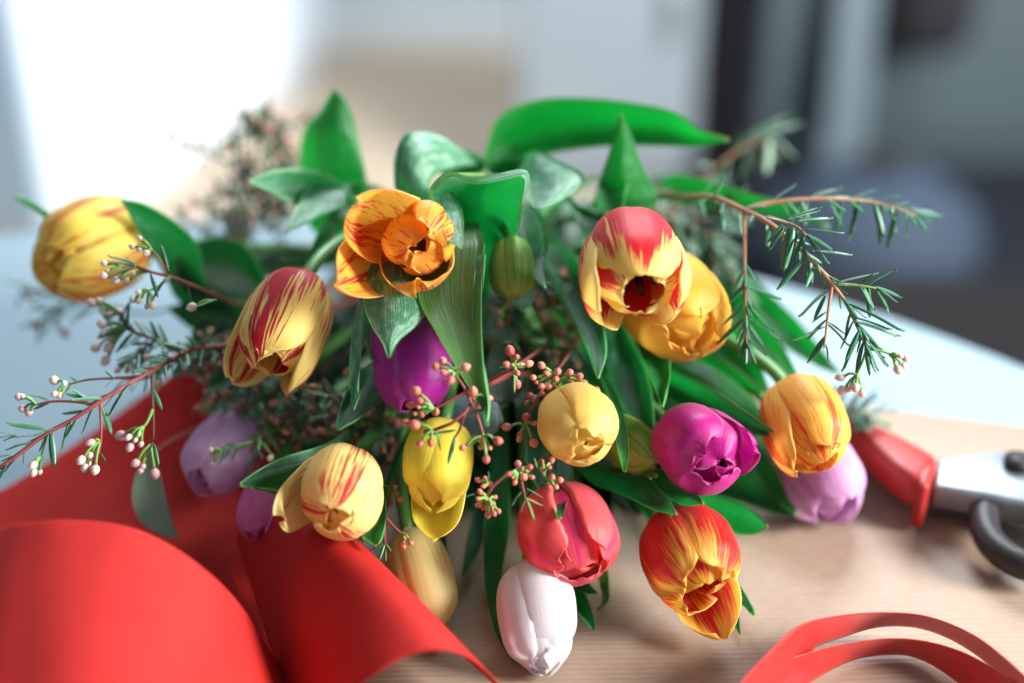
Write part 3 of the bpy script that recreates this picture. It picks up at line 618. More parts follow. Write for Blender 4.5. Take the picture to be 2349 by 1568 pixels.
leaf('T20', [(1385, 760), (1392, 840), (1425, 930), (1490, 1000)], [(1445, 770), (1482, 850), (1498, 930), (1500, 1000)], .67, .62, 'leaf', fold=.008)
leaf('T12', [(1520, 840), (1620, 885), (1700, 938), (1788, 1000)], [(1515, 900), (1590, 950), (1680, 988), (1787, 1005)], .655, .61, 'leaf', fold=.010)
leaf('T13', [(1690, 640), (1755, 735), (1800, 800), (1836, 876)], [(1640, 700), (1715, 790), (1785, 855), (1834, 880)], .72, .66, 'leaf_bright', fold=.006)
leaf('T13', [(1730, 640), (1820, 725), (1882, 800), (1926, 855)], [(1700, 690), (1795, 790), (1870, 838), (1925, 858)], .74, .69, 'leaf_bright', fold=.006)
leaf('T12', [(1380, 1075), (1470, 1088), (1520, 1130), (1552, 1180)], [(1370, 1115), (1440, 1142), (1500, 1170), (1550, 1183)], .635, .585, 'leaf', fold=.004)
leaf('T12', [(1505, 1040), (1560, 1082), (1597, 1130), (1614, 1153)], [(1490, 1090), (1515, 1130), (1570, 1160), (1613, 1156)], .62, .583, 'leaf', fold=-.004)
leaf('T16', [(1610, 1125), (1690, 1150), (1735, 1180), (1760, 1206)], [(1640, 1190), (1680, 1222), (1725, 1226), (1760, 1213)], .65, .615, 'leaf', fold=.006)
leaf('T14', [(1640, 1070), (1720, 1085), (1790, 1130), (1833, 1180)], [(1640, 1140), (1720, 1158), (1785, 1180), (1832, 1183)], .68, .66, 'leaf', fold=.006)
leaf('T14', [(1740, 1010), (1780, 1080), (1810, 1140), (1830, 1178)], [(1700, 1060), (1740, 1110), (1790, 1160), (1828, 1182)], .67, .655, 'leaf_bright', fold=.004)
leaf('T14', [(1890, 1130), (1920, 1160), (1938, 1190)], [(1915, 1125), (1940, 1160), (1940, 1190)], .69, .685, 'leaf_bright', fold=.002)
leaf('T16', [(1600, 1370), (1650, 1410), (1676, 1440), (1696, 1466)], [(1650, 1370), (1690, 1410), (1696, 1440), (1698, 1466)], .625, .605, 'leaf_bright', fold=.003)
leaf('T16', [(1650, 1330), (1690, 1375), (1715, 1400), (1729, 1411)], [(1690, 1330), (1710, 1365), (1728, 1395), (1731, 1411)], .625, .605, 'leaf_bright', fold=.003)
leaf('T17', [(1110, 1200), (1112, 1320), (1130, 1430), (1155, 1490), (1181, 1534)], [(1170, 1200), (1150, 1330), (1152, 1430), (1172, 1490), (1185, 1534)], .635, .59, 'leaf_bright', fold=.004)
leaf('T17', [(1270, 1310), (1310, 1382), (1340, 1422), (1364, 1448)], [(1310, 1300), (1345, 1370), (1361, 1415), (1367, 1447)], .625, .595, 'leaf_bright', fold=.005)
leaf('T17', [(1270, 1315), (1310, 1345), (1345, 1362), (1368, 1364)], [(1290, 1300), (1330, 1322), (1355, 1345), (1370, 1362)], .62, .600, 'leaf', fold=.003)
leaf('T15', [(1360, 1290), (1378, 1350), (1380, 1400), (1368, 1425)], [(1390, 1290), (1398, 1350), (1394, 1400), (1372, 1426)], .635, .62, 'leaf_olive', fold=.002)
leaf('T9', [(720, 1030), (650, 1050), (600, 1075), (550, 1110)], [(720, 1095), (660, 1120), (610, 1118), (551, 1114)], .61, .578, 'leaf', fold=-.010)
leaf('T9', [(720, 1095), (665, 1130), (610, 1122), (551, 1113)], [(725, 1110), (690, 1150), (615, 1128), (551, 1115)], .605, .577, 'leaf_olive', fold=.001, root_len=0)
leaf('T9', [(872, 1140), (846, 1200), (832, 1228), (861, 1253)], [(886, 1145), (884, 1200), (875, 1238), (864, 1253)], .60, .575, 'leaf_bright', fold=.006)
leaf('T1', [(470, 640), (452, 560), (400, 508), (330, 468), (275, 457)], [(400, 680), (372, 620), (335, 560), (300, 500), (276, 460)], .70, .655, 'leaf', fold=.006)
leaf('T1', [(150, 520), (110, 487), (70, 462), (33, 449)], [(150, 540), (100, 495), (62, 472), (33, 455)], .69, .68, 'leaf_bright', fold=.002)
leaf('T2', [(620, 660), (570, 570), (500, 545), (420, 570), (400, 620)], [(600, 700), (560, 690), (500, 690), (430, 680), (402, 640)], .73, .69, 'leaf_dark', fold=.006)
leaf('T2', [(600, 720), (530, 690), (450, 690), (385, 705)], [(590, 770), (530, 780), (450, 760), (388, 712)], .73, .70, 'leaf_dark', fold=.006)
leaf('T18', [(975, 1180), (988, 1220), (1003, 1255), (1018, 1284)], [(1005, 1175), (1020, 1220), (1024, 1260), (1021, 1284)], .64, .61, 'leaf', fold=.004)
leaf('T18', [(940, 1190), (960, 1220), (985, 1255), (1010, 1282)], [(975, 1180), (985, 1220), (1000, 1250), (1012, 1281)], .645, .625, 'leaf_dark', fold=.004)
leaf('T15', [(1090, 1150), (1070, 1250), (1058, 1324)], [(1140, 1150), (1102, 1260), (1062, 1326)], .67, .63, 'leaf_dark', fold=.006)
leaf('T15', [(1205, 1060), (1238, 1130), (1268, 1166), (1283, 1191)], [(1315, 1040), (1312, 1120), (1297, 1162), (1287, 1191)], .62, .577, 'leaf', fold=-.004)
leaf('T20', [(1400, 930), (1413, 1010), (1431, 1083)], [(1425, 930), (1442, 1020), (1436, 1083)], .62, .575, 'leaf_bright', fold=.002)
leaf('T20', [(1400, 1070), (1450, 1080), (1490, 1082), (1508, 1090)], [(1400, 1085), (1450, 1092), (1490, 1095), (1508, 1094)], .63, .60, 'leaf_olive', fold=.001)
# leaves deep inside the bunch
deep = [('T19', 1330, 560, 1300, 640, 45), ('T19', 1230, 560, 1290, 660, 50), ('T3', 1090, 560, 1130, 680, 45), ('T6', 780, 640, 800, 760, 45), ('T6', 1150, 720, 1150, 800, 55),
        ('T8', 1200, 740, 1260, 860, 60), ('T8', 1330, 800, 1380, 920, 50), ('T7', 880, 900, 860, 1020, 60), ('T7', 1050, 900, 1080, 1020, 60), ('T10', 700, 880, 640, 980, 60),
        ('T10', 560, 860, 480, 960, 60), ('T9', 780, 930, 760, 1050, 60), ('T15', 1180, 1080, 1160, 1200, 60), ('T15', 1330, 1110, 1400, 1220, 60), ('T16', 1450, 1100, 1500, 1230, 60),
        ('T18', 1020, 1130, 1040, 1260, 60), ('T10', 620, 1000, 560, 1100, 50), ('T5', 1560, 790, 1640, 880, 60), ('T13', 1640, 780, 1740, 860, 60), ('T13', 1600, 850, 1700, 930, 55), ('T4', 1320, 470, 1300, 580, 50), ('T3', 860, 480, 820, 600, 55),
        ('T11', 700, 1000, 640, 1120, 45), ('T17', 1200, 1200, 1240, 1320, 45), ('T14', 1680, 930, 1760, 1040, 45), ('T2', 540, 620, 440, 640, 50), ('T10', 520, 760, 430, 800, 45)]
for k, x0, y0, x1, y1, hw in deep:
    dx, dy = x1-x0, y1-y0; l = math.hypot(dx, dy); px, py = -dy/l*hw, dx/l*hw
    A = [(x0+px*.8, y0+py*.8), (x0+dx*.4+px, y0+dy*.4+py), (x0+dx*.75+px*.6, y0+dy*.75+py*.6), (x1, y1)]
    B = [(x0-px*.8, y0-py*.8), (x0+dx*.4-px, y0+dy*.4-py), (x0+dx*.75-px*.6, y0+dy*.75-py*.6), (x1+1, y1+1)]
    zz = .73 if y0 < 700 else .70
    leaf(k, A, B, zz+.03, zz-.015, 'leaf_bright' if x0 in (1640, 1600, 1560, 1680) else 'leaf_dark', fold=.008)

leaf('T3', [(1030, 440), (1010, 380), (1030, 345), (1080, 350), (1115, 372)], [(1090, 440), (1095, 410), (1100, 395), (1110, 385), (1117, 374)], .70, .70, 'leaf', fold=.010)
leaf('T19', [(1130, 420), (1120, 385), (1150, 365), (1210, 370), (1245, 392)], [(1190, 430), (1200, 415), (1220, 405), (1235, 400), (1247, 394)], .70, .69, 'leaf', fold=.008)
leaf('T5', [(1540, 790), (1600, 800), (1680, 840), (1750, 900)], [(1530, 850), (1600, 880), (1680, 900), (1748, 904)], .69, .665, 'leaf_bright', fold=.008)
leaf('T12', [(1600, 830), (1660, 860), (1720, 910), (1770, 980)], [(1560, 880), (1630, 940), (1700, 970), (1768, 984)], .68, .655, 'leaf_bright', fold=-.006)
leaf('T5', [(1650, 690), (1700, 760), (1740, 830), (1765, 900)], [(1600, 760), (1650, 830), (1700, 880), (1762, 904)], .70, .67, 'leaf_bright', fold=.008)
rd = random.Random(21)
keys = [k for k in TUL if k not in ('T1', 'T14')]
for i in range(46):  # filler leaves added to darken the inside of the bunch
    x0, y0 = rd.uniform(560, 1620), rd.uniform(650, 1120)
    if y0 > 1010 and not 620 < x0 < 1500: continue
    near = min(keys, key=lambda k: (TUL[k].location-P(x0, y0, .64)).length)
    an = rd.uniform(-.5, .5)+(x0-1150)*-.0012; ln = rd.uniform(90, 150); hw = rd.uniform(34, 52)
    dx, dy = -math.sin(an)*ln, math.cos(an)*ln; px, py = -dy/ln*hw, dx/ln*hw
    A = [(x0+px*.7, y0+py*.7), (x0+dx*.4+px, y0+dy*.4+py), (x0+dx*.75+px*.6, y0+dy*.75+py*.6), (x0+dx, y0+dy)]
    B = [(x0-px*.7, y0-py*.7), (x0+dx*.4-px, y0+dy*.4-py), (x0+dx*.75-px*.6, y0+dy*.75-py*.6), (x0+dx+1, y0+dy+1)]
    zz = rd.uniform(.715, .75) if y0 < 950 else rd.uniform(.675, .70)
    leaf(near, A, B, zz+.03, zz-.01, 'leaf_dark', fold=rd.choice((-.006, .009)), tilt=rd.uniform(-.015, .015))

# ------------------------------------------------------------------ wax flower sprigs
def needle_mesh(mat, name):
    n = 9; vs = []; fs = []
    for i in range(n):
        s = i/(n-1); hw = .075*math.sin(math.pi*min(1, s*.93+.05))**.55; z = -.13*s*s+(.05*max(0, s-.86)/.14)
        hw = max(hw, .006)
        vs += [(s, -hw, z+.028), (s, 0, z-.02), (s, hw, z+.028), (s, 0, z+.004)]
    for i in range(n-1):
        a = i*4; b = a+4
        for q in range(4): fs.append((a+q, a+(q+1) % 4, b+(q+1) % 4, b+q))
    fs.append((3, 2, 1, 0)); e = (n-1)*4; fs.append((e, e+1, e+2, e+3))
    return new_mesh(name, vs, fs, mat)
def bud_mesh(mat, name):
    prof = [(-1.02, .12), (-.93, .42), (-.70, .74), (-.35, .95), (.05, 1.0), (.45, .90), (.78, .66), (.95, .38), (1.02, .26), (1.10, .24), (1.12, .0)]
    seg = 12; vs = []; fs = []
    for x, r in prof:
        for k in range(seg):
            a = 2*math.pi*k/seg; rr = r*(1+.03*math.sin(a*5))
            vs.append((x, rr*math.cos(a), rr*math.sin(a)))
    for i in range(len(prof)-1):
        for k in range(seg): fs.append((i*seg+k, (i+1)*seg+k, (i+1)*seg+(k+1) % seg, i*seg+(k+1) % seg))
    return new_mesh(name, vs, fs, mat)
NEED = {k: needle_mesh(M[k], 'needle_'+k) for k in ('needle', 'needle_fresh', 'needle_grey')}
BUD = {k: bud_mesh(M[k], 'bud_'+k) for k in ('berry', 'berry_dim', 'bud_white', 'bud_cream')}
rg = random.Random(5)
def orient(dirv, roll):
    q = dirv.to_track_quat('X', 'Z'); return q @ Quaternion((1, 0, 0), roll)
def needle(root, p, dirv, length, mat='needle', wd=1.0, roll=None):
    o = link('needle_leaf', NEED[mat], root); o.rotation_mode = 'QUATERNION'
    o.location = p-root_loc(root); o.rotation_quaternion = orient(dirv.normalized(), rg.uniform(-.5, .5) if roll is None else roll)
    o.scale = (length, length*wd*rg.uniform(.85, 1.15), length*rg.uniform(.6, 1.3)); return o
def bud(root, p, r, dirv, mat='berry'):
    o = link('bud', BUD[mat], root); o.rotation_mode = 'QUATERNION'
    o.location = p-root_loc(root); o.rotation_quaternion = orient(dirv.normalized(), rg.uniform(0, 6))
    k = r*rg.uniform(.84, 1.14); o.scale = (k*rg.uniform(.96, 1.2), k, k*rg.uniform(.92, 1.0)); return o
def px_path(pts, n=20): return [P(q.x, q.y, q.z) for q in cr(pts, n)]
PXM = 5437.0
def cluster(root, node, buds, z, mat, jit=.004, sr=.00045):
    """node: pixel where the stalks meet; buds: (x, y, radius in px)"""
    pn = P(node[0], node[1], z); V = []; F = []
    for (x, y, r) in buds:
        zz = z+rg.uniform(-jit, jit); p = P(x, y, zz); d = p-pn
        if d.length < 1e-5: d = Vector((0, 0, -1))
        rr = r/PXM*zz/.6
        bud(root, p, rr, d+Vector((rg.uniform(-.2, .2), rg.uniform(-.2, .2), rg.uniform(-.2, .2)))*d.length, mat)
        e = p-d.normalized()*rr*.9; mid = pn.lerp(e, .55)+Vector((0, 0, .0012))
        vs, fs = tube_data(cr([pn, mid, e], 6), lambda s: sr*(1+.6*s), 5)
        b = len(V); V += vs; F += [tuple(i+b for i in f) for f in fs]
    part('flower_stalk', V, F, M['stalk'], root)
def along(root, path, n, length, spread=50, droop=.25, mat='needle', s0=.05, s1=1.0, jit=.25, wd=1.0, up=None, lentip=.7):
    m = len(path)
    for k in range(n):
        s = s0+(s1-s0)*(k+.5)/n; f = s*(m-1); i = min(int(f), m-2); p = path[i].lerp(path[i+1], f-i)
        t = (path[i+1]-path[max(i-1, 0)]).normalized(); nn = t.orthogonal().normalized(); nn = Quaternion(t, k//2*R_(90)+.6+rg.uniform(-.3, .3)) @ nn
        if k % 2: nn = -nn
        a = R_(spread*rg.uniform(.75, 1.2)); d = t*math.cos(a)+nn*math.sin(a)+Vector((0, 0, -droop*rg.uniform(.4, 1.4)))
        needle(root, p, d, length*rg.uniform(1-jit, 1+jit)*(1-(1-lentip)*s), mat, wd)
def ndl(root, z, lst, mat='needle', wd=1.0):
    for x0, y0, x1, y1 in lst:
        a = P(x0, y0, z); b = P(x1, y1, z+rg.uniform(-.004, .004)); needle(root, a, b-a, (b-a).length, mat, wd)
def sprig(label, stem, r0=.0013, r1=.0006, mat='twig_red', name='wax_flower_sprig', group='wax flower sprigs in the bouquet', tail=True):
    pts = [P(*q) for q in stem]
    c = pts[0]
    root = thing(name, label, 'sprig', c, group)
    pre = []
    if tail:
        g = GATHER+Vector((rg.uniform(-.02, .02), rg.uniform(-.02, .02), rg.uniform(0, .012))); g.z = max(g.z, .012)
        pre = [g, g.lerp(c, .5)+Vector((0, 0, -.004)), c.lerp(g, .12)]
    path = cr(pre+pts, 46)
    tube('stem', path, lambda s: r0+(r1-r0)*s, M[mat], root, 7)
    return root, cr(pts, 30)
def branch(root, pts, r0=.0008, r1=.0004, mat='twig_red', n=14):
    p = px_path(pts, n); tube('branch', p, lambda s: r0+(r1-r0)*s, M[mat], root, 6); return p

# --- lower left sprig
Z = .60
S, p = sprig('crimson stemmed wax flower sprig with cream buds reaching out over the dark red paper', [(560, 790, .66), (450, 800, .635), (360, 845, .615), (250, 908, .60), (170, 962, .598), (105, 996, .597), (40, 1045, .596), (-30, 1095, .596)], mat='twig_red', r0=.0016, r1=.0009)
branch(S, [(208, 926, Z), (160, 921, Z), (115, 922, Z), (82, 929, Z)])
cluster(S, (84, 929), [(43, 911, 8), (52, 909, 7), (51, 938, 9), (66, 947, 9)], Z, 'bud_white')
branch(S, [(338, 863, .612), (260, 868, .608), (200, 872, .605), (152, 884, .603)], mat='twig_dark')
cluster(S, (156, 884), [(124, 873, 10), (125, 904, 9), (137, 907, 8), (148, 880, 7)], .603, 'bud_white')
branch(S, [(108, 993, Z-.003), (100, 1025, Z-.003), (94, 1050, Z-.003)], mat='stalk')
cluster(S, (95, 1050), [(76, 1068, 8.5), (77, 1085, 8), (91, 1083, 7)], Z-.003, 'bud_cream')
branch(S, [(230, 925, Z), (232, 970, Z), (231, 1016, Z), (224, 1050, Z)])
cluster(S, (230, 1012), [(208, 1016, 9), (186, 1056, 10), (207, 1045, 8), (203, 1063, 8), (195, 1074, 10), (218, 1078, 9.5)], Z, 'bud_white')
branch(S, [(349, 860, .61), (350, 920, .61), (352, 970, .61), (352, 1010, .61)], mat='twig_dark')
cluster(S, (346, 1020), [(311, 1063, 10), (328, 1070, 8), (322, 1081, 9), (355, 1087, 12)], .61, 'bud_white')
branch(S, [(350, 940, .61), (338, 968, .608), (325, 985, .606)], mat='stalk')
cluster(S, (330, 980), [(278, 1000, 11), (313, 995, 10), (295, 1004, 8), (323, 1019, 8), (298, 1027, 11), (311, 1010, 6)], .606, 'bud_white')
ndl(S, Z-.003, [(105, 987, 14, 968), (56, 1020, 10, 1030), (117, 992, 123, 1073), (166, 968, 132, 1029), (50, 1038, 0, 1085), (22, 1045, -20, 1048), (96, 1000, 30, 1000), (40, 1000, 0, 988), (40, 1000, 5, 1010), (36, 1000, 0, 1000)], wd=1.3)
ndl(S, Z, [(234, 935, 260, 998), (282, 903, 244, 952), (202, 920, 148, 900), (200, 918, 165, 890), (118, 922, 75, 938), (116, 922, 68, 902), (230, 1040, 242, 1060), (231, 1020, 210, 1030), (354, 1020, 362, 1072), (352, 1015, 332, 1050), (352, 895, 372, 940), (300, 880, 270, 905), (262, 868, 240, 850), (262, 870, 238, 888), (180, 878, 160, 862), (165, 880, 150, 900)], wd=1.3)
along(S, p[4:14], 22, .012, mat='needle', droop=.1, wd=1.2)
along(S, p[14:], 16, .012, mat='needle', droop=.2, spread=40)
# --- middle left sprig
Z = .635
S, p = sprig('dusky stemmed wax flower sprig with rosy buds standing against the white table', [(520, 770, .69), (474, 788, .66), (418, 811, .65), (359, 781, .64), (301, 759, .635), (285, 735, .635), (275, 716, .635)], mat='twig_dark', r0=.0015, r1=.0008)
cluster(S, (292, 752), [(233, 745, 11), (233, 771, 8), (256, 777, 10), (250, 798, 11), (220, 798, 11), (242, 828, 12), (248, 760, 6)], Z, 'bud_white')
cluster(S, (285, 725), [(271, 716, 10), (250, 722, 9), (235, 710, 9), (210, 695, 9), (228, 690, 8)], Z, 'bud_white')
branch(S, [(359, 781, .64), (374, 800, .637), (372, 830, .635)], mat='stalk')
cluster(S, (370, 825), [(338, 820, 8), (338, 845, 8), (352, 850, 8), (357, 886, 11)], Z, 'bud_white')
along(S, p[6:], 40, .014, mat='needle', droop=.25, spread=60, wd=1.2)
branch(S, [(418, 811, .65), (380, 850, .645), (330, 870, .64), (280, 872, .64)], mat='twig_dark')
q = branch(S, [(359, 781, .64), (330, 800, .637), (300, 830, .635)], mat='twig_dark'); along(S, q, 12, .012, droop=.2, wd=1.2); cluster(S, (300, 830), [(280, 838, 9), (292, 850, 9), (270, 850, 8), (310, 846, 8)], .634, 'bud_white')
q = branch(S, [(301, 759, .635), (270, 742, .635), (245, 740, .635)], mat='twig_dark'); along(S, q, 10, .012, droop=.2, wd=1.2)
along(S, px_path([(418, 811, .65), (380, 850, .645), (330, 870, .64), (280, 872, .64)]), 14, .010, droop=.2)
# --- sprig over the yellow tulip
Z = .618
S, p = sprig('leafy wax flower sprig with tiny white buds crossing the left yellow tulip', [(560, 700, .69), (500, 680, .66), (433, 652, .635), (389, 635, .622), (338, 622, Z), (312, 612, Z)], r0=.0014, r1=.0007)
branch(S, [(385, 632, .622), (365, 595, .615), (350, 575, .615)], mat='twig_brown')
cluster(S, (350, 576), [(321, 547, 6.5), (303, 566, 8), (320, 573, 6), (336, 582, 8)], .614, 'bud_white')
cluster(S, (285, 618), [(239, 605, 8), (246, 622, 6), (238, 633, 8)], .614, 'bud_white')
cluster(S, (340, 625), [(266, 644, 9), (290, 645, 9), (306, 628, 7)], .62, 'bud_white')
branch(S, [(388, 638, .622), (362, 658, .616), (340, 668, .614)], mat='stalk')
cluster(S, (342, 668), [(318, 671, 8), (305, 688, 9), (320, 690, 8), (350, 701, 9), (337, 703, 7)], .612, 'bud_cream')
cluster(S, (490, 690), [(440, 705, 13)], .618, 'bud_white')
ndl(S, .613, [(310, 606, 249, 581), (312, 610, 268, 590), (312, 613, 247, 597), (310, 616, 240, 632), (300, 618, 250, 646), (345, 628, 362, 682), (388, 630, 368, 560), (380, 640, 345, 690), (305, 612, 262, 615), (430, 652, 440, 700), (305, 610, 290, 588)], mat='needle', wd=.9)
ndl(S, .613, [(498, 688, 450, 702), (342, 668, 325, 660), (345, 670, 355, 690)], mat='needle_fresh')
# --- blurred sprig far left
S, p = sprig('grey leaved wax flower twig below the left yellow tulip, blurred', [(330, 720, .74), (240, 700, .735), (150, 690, .73), (100, 670, .73), (50, 668, .73)], mat='twig_dark')
along(S, p[8:], 20, .016, mat='needle_grey', droop=.1, spread=45)
q = branch(S, [(150, 690, .73), (120, 720, .73), (85, 748, .73)], mat='twig_dark'); along(S, q, 10, .014, mat='needle_grey', droop=.2)
cluster(S, (110, 730), [(82, 748, 9), (150, 765, 10), (60, 680, 7)], .73, 'berry_dim')
# --- big blurred sprig behind on the left
def bushy(label, stem, twigs, z, nb, nn, bmat, nmat, nlen, brad=9, tw='twig_dark', spread=28, wd=1.25):
    S, p = sprig(label, stem, mat=tw)
    for (x0, y0, x1, y1) in twigs:
        q = branch(S, [(x0, y0, z), ((x0+x1)/2+rg.uniform(-12, 12), (y0+y1)/2+rg.uniform(-8, 8), z+rg.uniform(-.01, .01)), (x1, y1, z+rg.uniform(-.015, .015))], mat=tw, n=10)
        along(S, q, nn, nlen, mat=nmat, droop=.15, s0=.2, wd=wd)
        zz = z+rg.uniform(-.012, .012)
        cluster(S, (x1, y1), [(x1+rg.gauss(0, spread*.6), y1+rg.gauss(0, spread*.5), brad*rg.uniform(.7, 1.15)) for _ in range(nb)], zz, bmat, .008)
bushy('tall bushy wax flower sprig in shade behind the pale folded leaf, blurred', [(700, 600, .80), (620, 520, .78), (570, 420, .77), (560, 330, .77), (560, 280, .77)],
      [(lambda x, y: (590+(x-590)*.25+rg.uniform(-15, 15), min(560, y+rg.uniform(30, 70)), x, y))(rg.gauss(588, 78), rg.uniform(258, 600)) for _ in range(40)],
      .775, 3, 9, 'berry_dim', 'needle_grey', .016, brad=8)
bushy('wax flower sprig deep in shade with dusky buds between the flamed tulip and lilac tulip', [(760, 860, .74), (680, 880, .71), (560, 850, .70), (480, 800, .69)],
      [(700, 880, 620, 960), (700, 880, 700, 960), (660, 880, 560, 930), (600, 865, 500, 900), (560, 850, 460, 860), (520, 820, 470, 780), (620, 870, 540, 800), (720, 880, 740, 990), (680, 890, 660, 1000), (560, 860, 480, 940), (740, 870, 780, 960), (640, 880, 590, 1010), (500, 820, 440, 830), (700, 900, 680, 930), (640, 880, 640, 930), (580, 860, 560, 980), (740, 900, 800, 1010), (600, 870, 610, 900), (690, 920, 620, 1000)],
      .655, 8, 9, 'berry_dim', 'needle', .012)
bushy('dark wax flower sprig with dusky red buds in the hollow under the green bud', [(1180, 900, .75), (1200, 800, .72), (1230, 720, .70), (1270, 660, .69)],
      [(1200, 800, 1150, 720), (1210, 780, 1250, 760), (1230, 720, 1180, 680), (1240, 710, 1300, 690), (1250, 690, 1290, 640), (1220, 760, 1320, 750), (1210, 790, 1310, 800), (1200, 820, 1140, 780), (1260, 680, 1240, 640), (1210, 800, 1260, 830)],
      .665, 7, 5, 'berry_dim', 'needle', .010)
bushy('low wax flower sprig with brownish buds between the violet tulip and the peeling tulip', [(900, 840, .72), (860, 900, .68), (800, 930, .66), (720, 940, .65)],
      [(870, 890, 880, 960), (850, 905, 820, 980), (800, 930, 770, 1000), (760, 935, 700, 1000), (720, 940, 660, 940), (780, 930, 740, 890), (840, 910, 800, 860), (730, 940, 690, 900), (860, 900, 910, 930), (850, 910, 870, 1010), (760, 940, 740, 960), (700, 940, 640, 990)],
      .645, 8, 6, 'berry_dim', 'needle', .010)
# --- coral buds in the middle
Z = .572
S, p = sprig('wax flower sprig with coral pink buds in front of the violet and lemon tulips', [(1230, 855, .66), (1160, 860, .63), (1100, 900, .60), (1081, 925, Z), (1060, 955, Z), (1030, 975, Z), (995, 987, Z)], r0=.0013, r1=.0007)
branch(S, [(1081, 925, Z), (1062, 885, Z), (1044, 860, Z)])
cluster(S, (1044, 858), [(999, 841, 11), (1016, 829, 9.5), (1018, 855, 7), (1042, 849, 6), (1068, 843, 11.5), (1034, 873, 10)], Z, 'berry')
cluster(S, (1000, 945), [(955, 897, 11), (963, 920, 10), (942, 930, 8), (999, 945, 10.5), (960, 935, 5), (967, 952, 7.5), (952, 950, 5)], Z, 'berry')
cluster(S, (993, 987), [(931, 970, 10), (951, 975, 11), (978, 991, 8), (988, 1016, 9), (963, 1019, 7.5)], Z, 'berry')
branch(S, [(1081, 925, Z), (1095, 957, Z), (1106, 990, Z), (1113, 1030, Z)])
cluster(S, (1088, 910), [(1085, 899, 11), (1122, 914, 8.5), (1100, 930, 9)], Z, 'berry')
cluster(S, (1108, 1000), [(1105, 1007, 9), (1142, 1012, 11), (1103, 1027, 7), (1123, 1027, 6), (1116, 1054, 10.5), (1061, 1027, 9.5)], Z, 'berry')
branch(S, [(1066, 950, Z), (1055, 985, Z), (1040, 1010, Z)])
ndl(S, Z, [(1025, 870, 993, 871), (1078, 949, 1137, 932), (980, 915, 984, 940), (1094, 950, 1100, 1005), (1044, 855, 1026, 826), (1044, 1000, 1028, 1065), (1000, 990, 1012, 1033), (1060, 990, 1076, 1008), (985, 985, 960, 960)], mat='needle', wd=.9)
ndl(S, Z, [(1108, 1000, 1140, 1003), (1108, 1000, 1078, 1022), (975, 1000, 1045, 985)], mat='needle_fresh', wd=.8)
Z = .585
S, p = sprig('short wax flower twig with coral buds beside the round eucalyptus leaf', [(1260, 780, .66), (1200, 830, .62), (1115, 880, .60), (1145, 862, .592), (1176, 847, Z)], r0=.001, r1=.0007, tail=True)
cluster(S, (1178, 845), [(1170, 806, 12), (1185, 820, 8.5), (1162, 837, 10), (1213, 835, 10.5), (1186, 856, 8.5), (1186, 882, 12), (1175, 838, 4), (1195, 838, 4.5)], Z, 'berry')
ndl(S, Z, [(1178, 848, 1184, 903), (1180, 846, 1205, 840), (1170, 842, 1145, 842)], mat='needle_fresh', wd=.8)
Z = .60
S, p = sprig('wax flower twig crowded with coral buds above the soft orange yellow tulip', [(1330, 760, .68), (1300, 820, .63), (1262, 872, .605), (1240, 900, Z), (1215, 950, Z), (1200, 990, Z)], r0=.001, r1=.0006)
cluster(S, (1275, 868), [(1242, 839, 9), (1223, 867, 8), (1254, 857, 7.5), (1242, 887, 8), (1275, 870, 9), (1279, 853, 8), (1231, 878, 5)], .603, 'berry')
cluster(S, (1300, 868), [(1307, 855, 8), (1311, 877, 8), (1329, 864, 10.5), (1338, 880, 8.5), (1274, 888, 7), (1258, 888, 7), (1299, 864, 5), (1368, 894, 8)], .606, 'berry')
cluster(S, (1230, 915), [(1216, 909, 9), (1228, 917, 8.5), (1244, 905, 7), (1208, 925, 7)], .605, 'berry')
cluster(S, (1205, 975), [(1207, 958, 11.5), (1226, 972, 8), (1194, 999, 9.5), (1224, 1017, 12), (1218, 997, 6), (1206, 973, 6), (1162, 980, 11), (1190, 1008, 7)], .598, 'berry')
ndl(S, .603, [(1275, 868, 1290, 846), (1258, 870, 1240, 860), (1205, 960, 1192, 945)], mat='needle', wd=.8)
Z = .577
S, p = sprig('arching wax flower sprig with crowded coral buds above the coral red tulip', [(1290, 990, .66), (1270, 1030, .63), (1225, 1070, .60), (1179, 1079, Z), (1145, 1103, Z), (1118, 1130, Z), (1110, 1150, Z)], r0=.0012, r1=.0006)
cluster(S, (1118, 1115), [(1097, 1102, 8), (1113, 1097, 5.5), (1124, 1111, 7.5), (1109, 1116, 5.5)], Z, 'berry')
cluster(S, (1120, 1150), [(1101, 1129, 7.5), (1112, 1140, 8), (1097, 1145, 5.5), (1098, 1159, 7), (1120, 1148, 6), (1136, 1141, 6), (1111, 1165, 8), (1131, 1155, 6), (1129, 1165, 5.5), (1143, 1173, 8), (1119, 1182, 8), (1133, 1179, 6)], Z, 'berry', .006)
cluster(S, (1190, 1085), [(1168, 1088, 7), (1188, 1065, 8), (1198, 1076, 5.5), (1184, 1083, 5.5), (1216, 1072, 7), (1201, 1095, 8.5), (1220, 1095, 8), (1181, 1107, 7), (1176, 1096, 3.5), (1213, 1082, 3)], Z, 'berry')
cluster(S, (1248, 1085), [(1244, 1059, 6), (1265, 1056, 9.5), (1245, 1078, 9), (1260, 1073, 6)], Z, 'berry')
cluster(S, (1258, 1105), [(1266, 1095, 7), (1284, 1102, 9.5), (1258, 1117, 9.5), (1275, 1118, 7)], Z, 'berry')
branch(S, [(1190, 1078, Z), (1196, 1105, Z), (1202, 1130, Z), (1205, 1145, Z)])
branch(S, [(1235, 1065, .60), (1245, 1085, Z), (1258, 1105, Z)], mat='stalk')
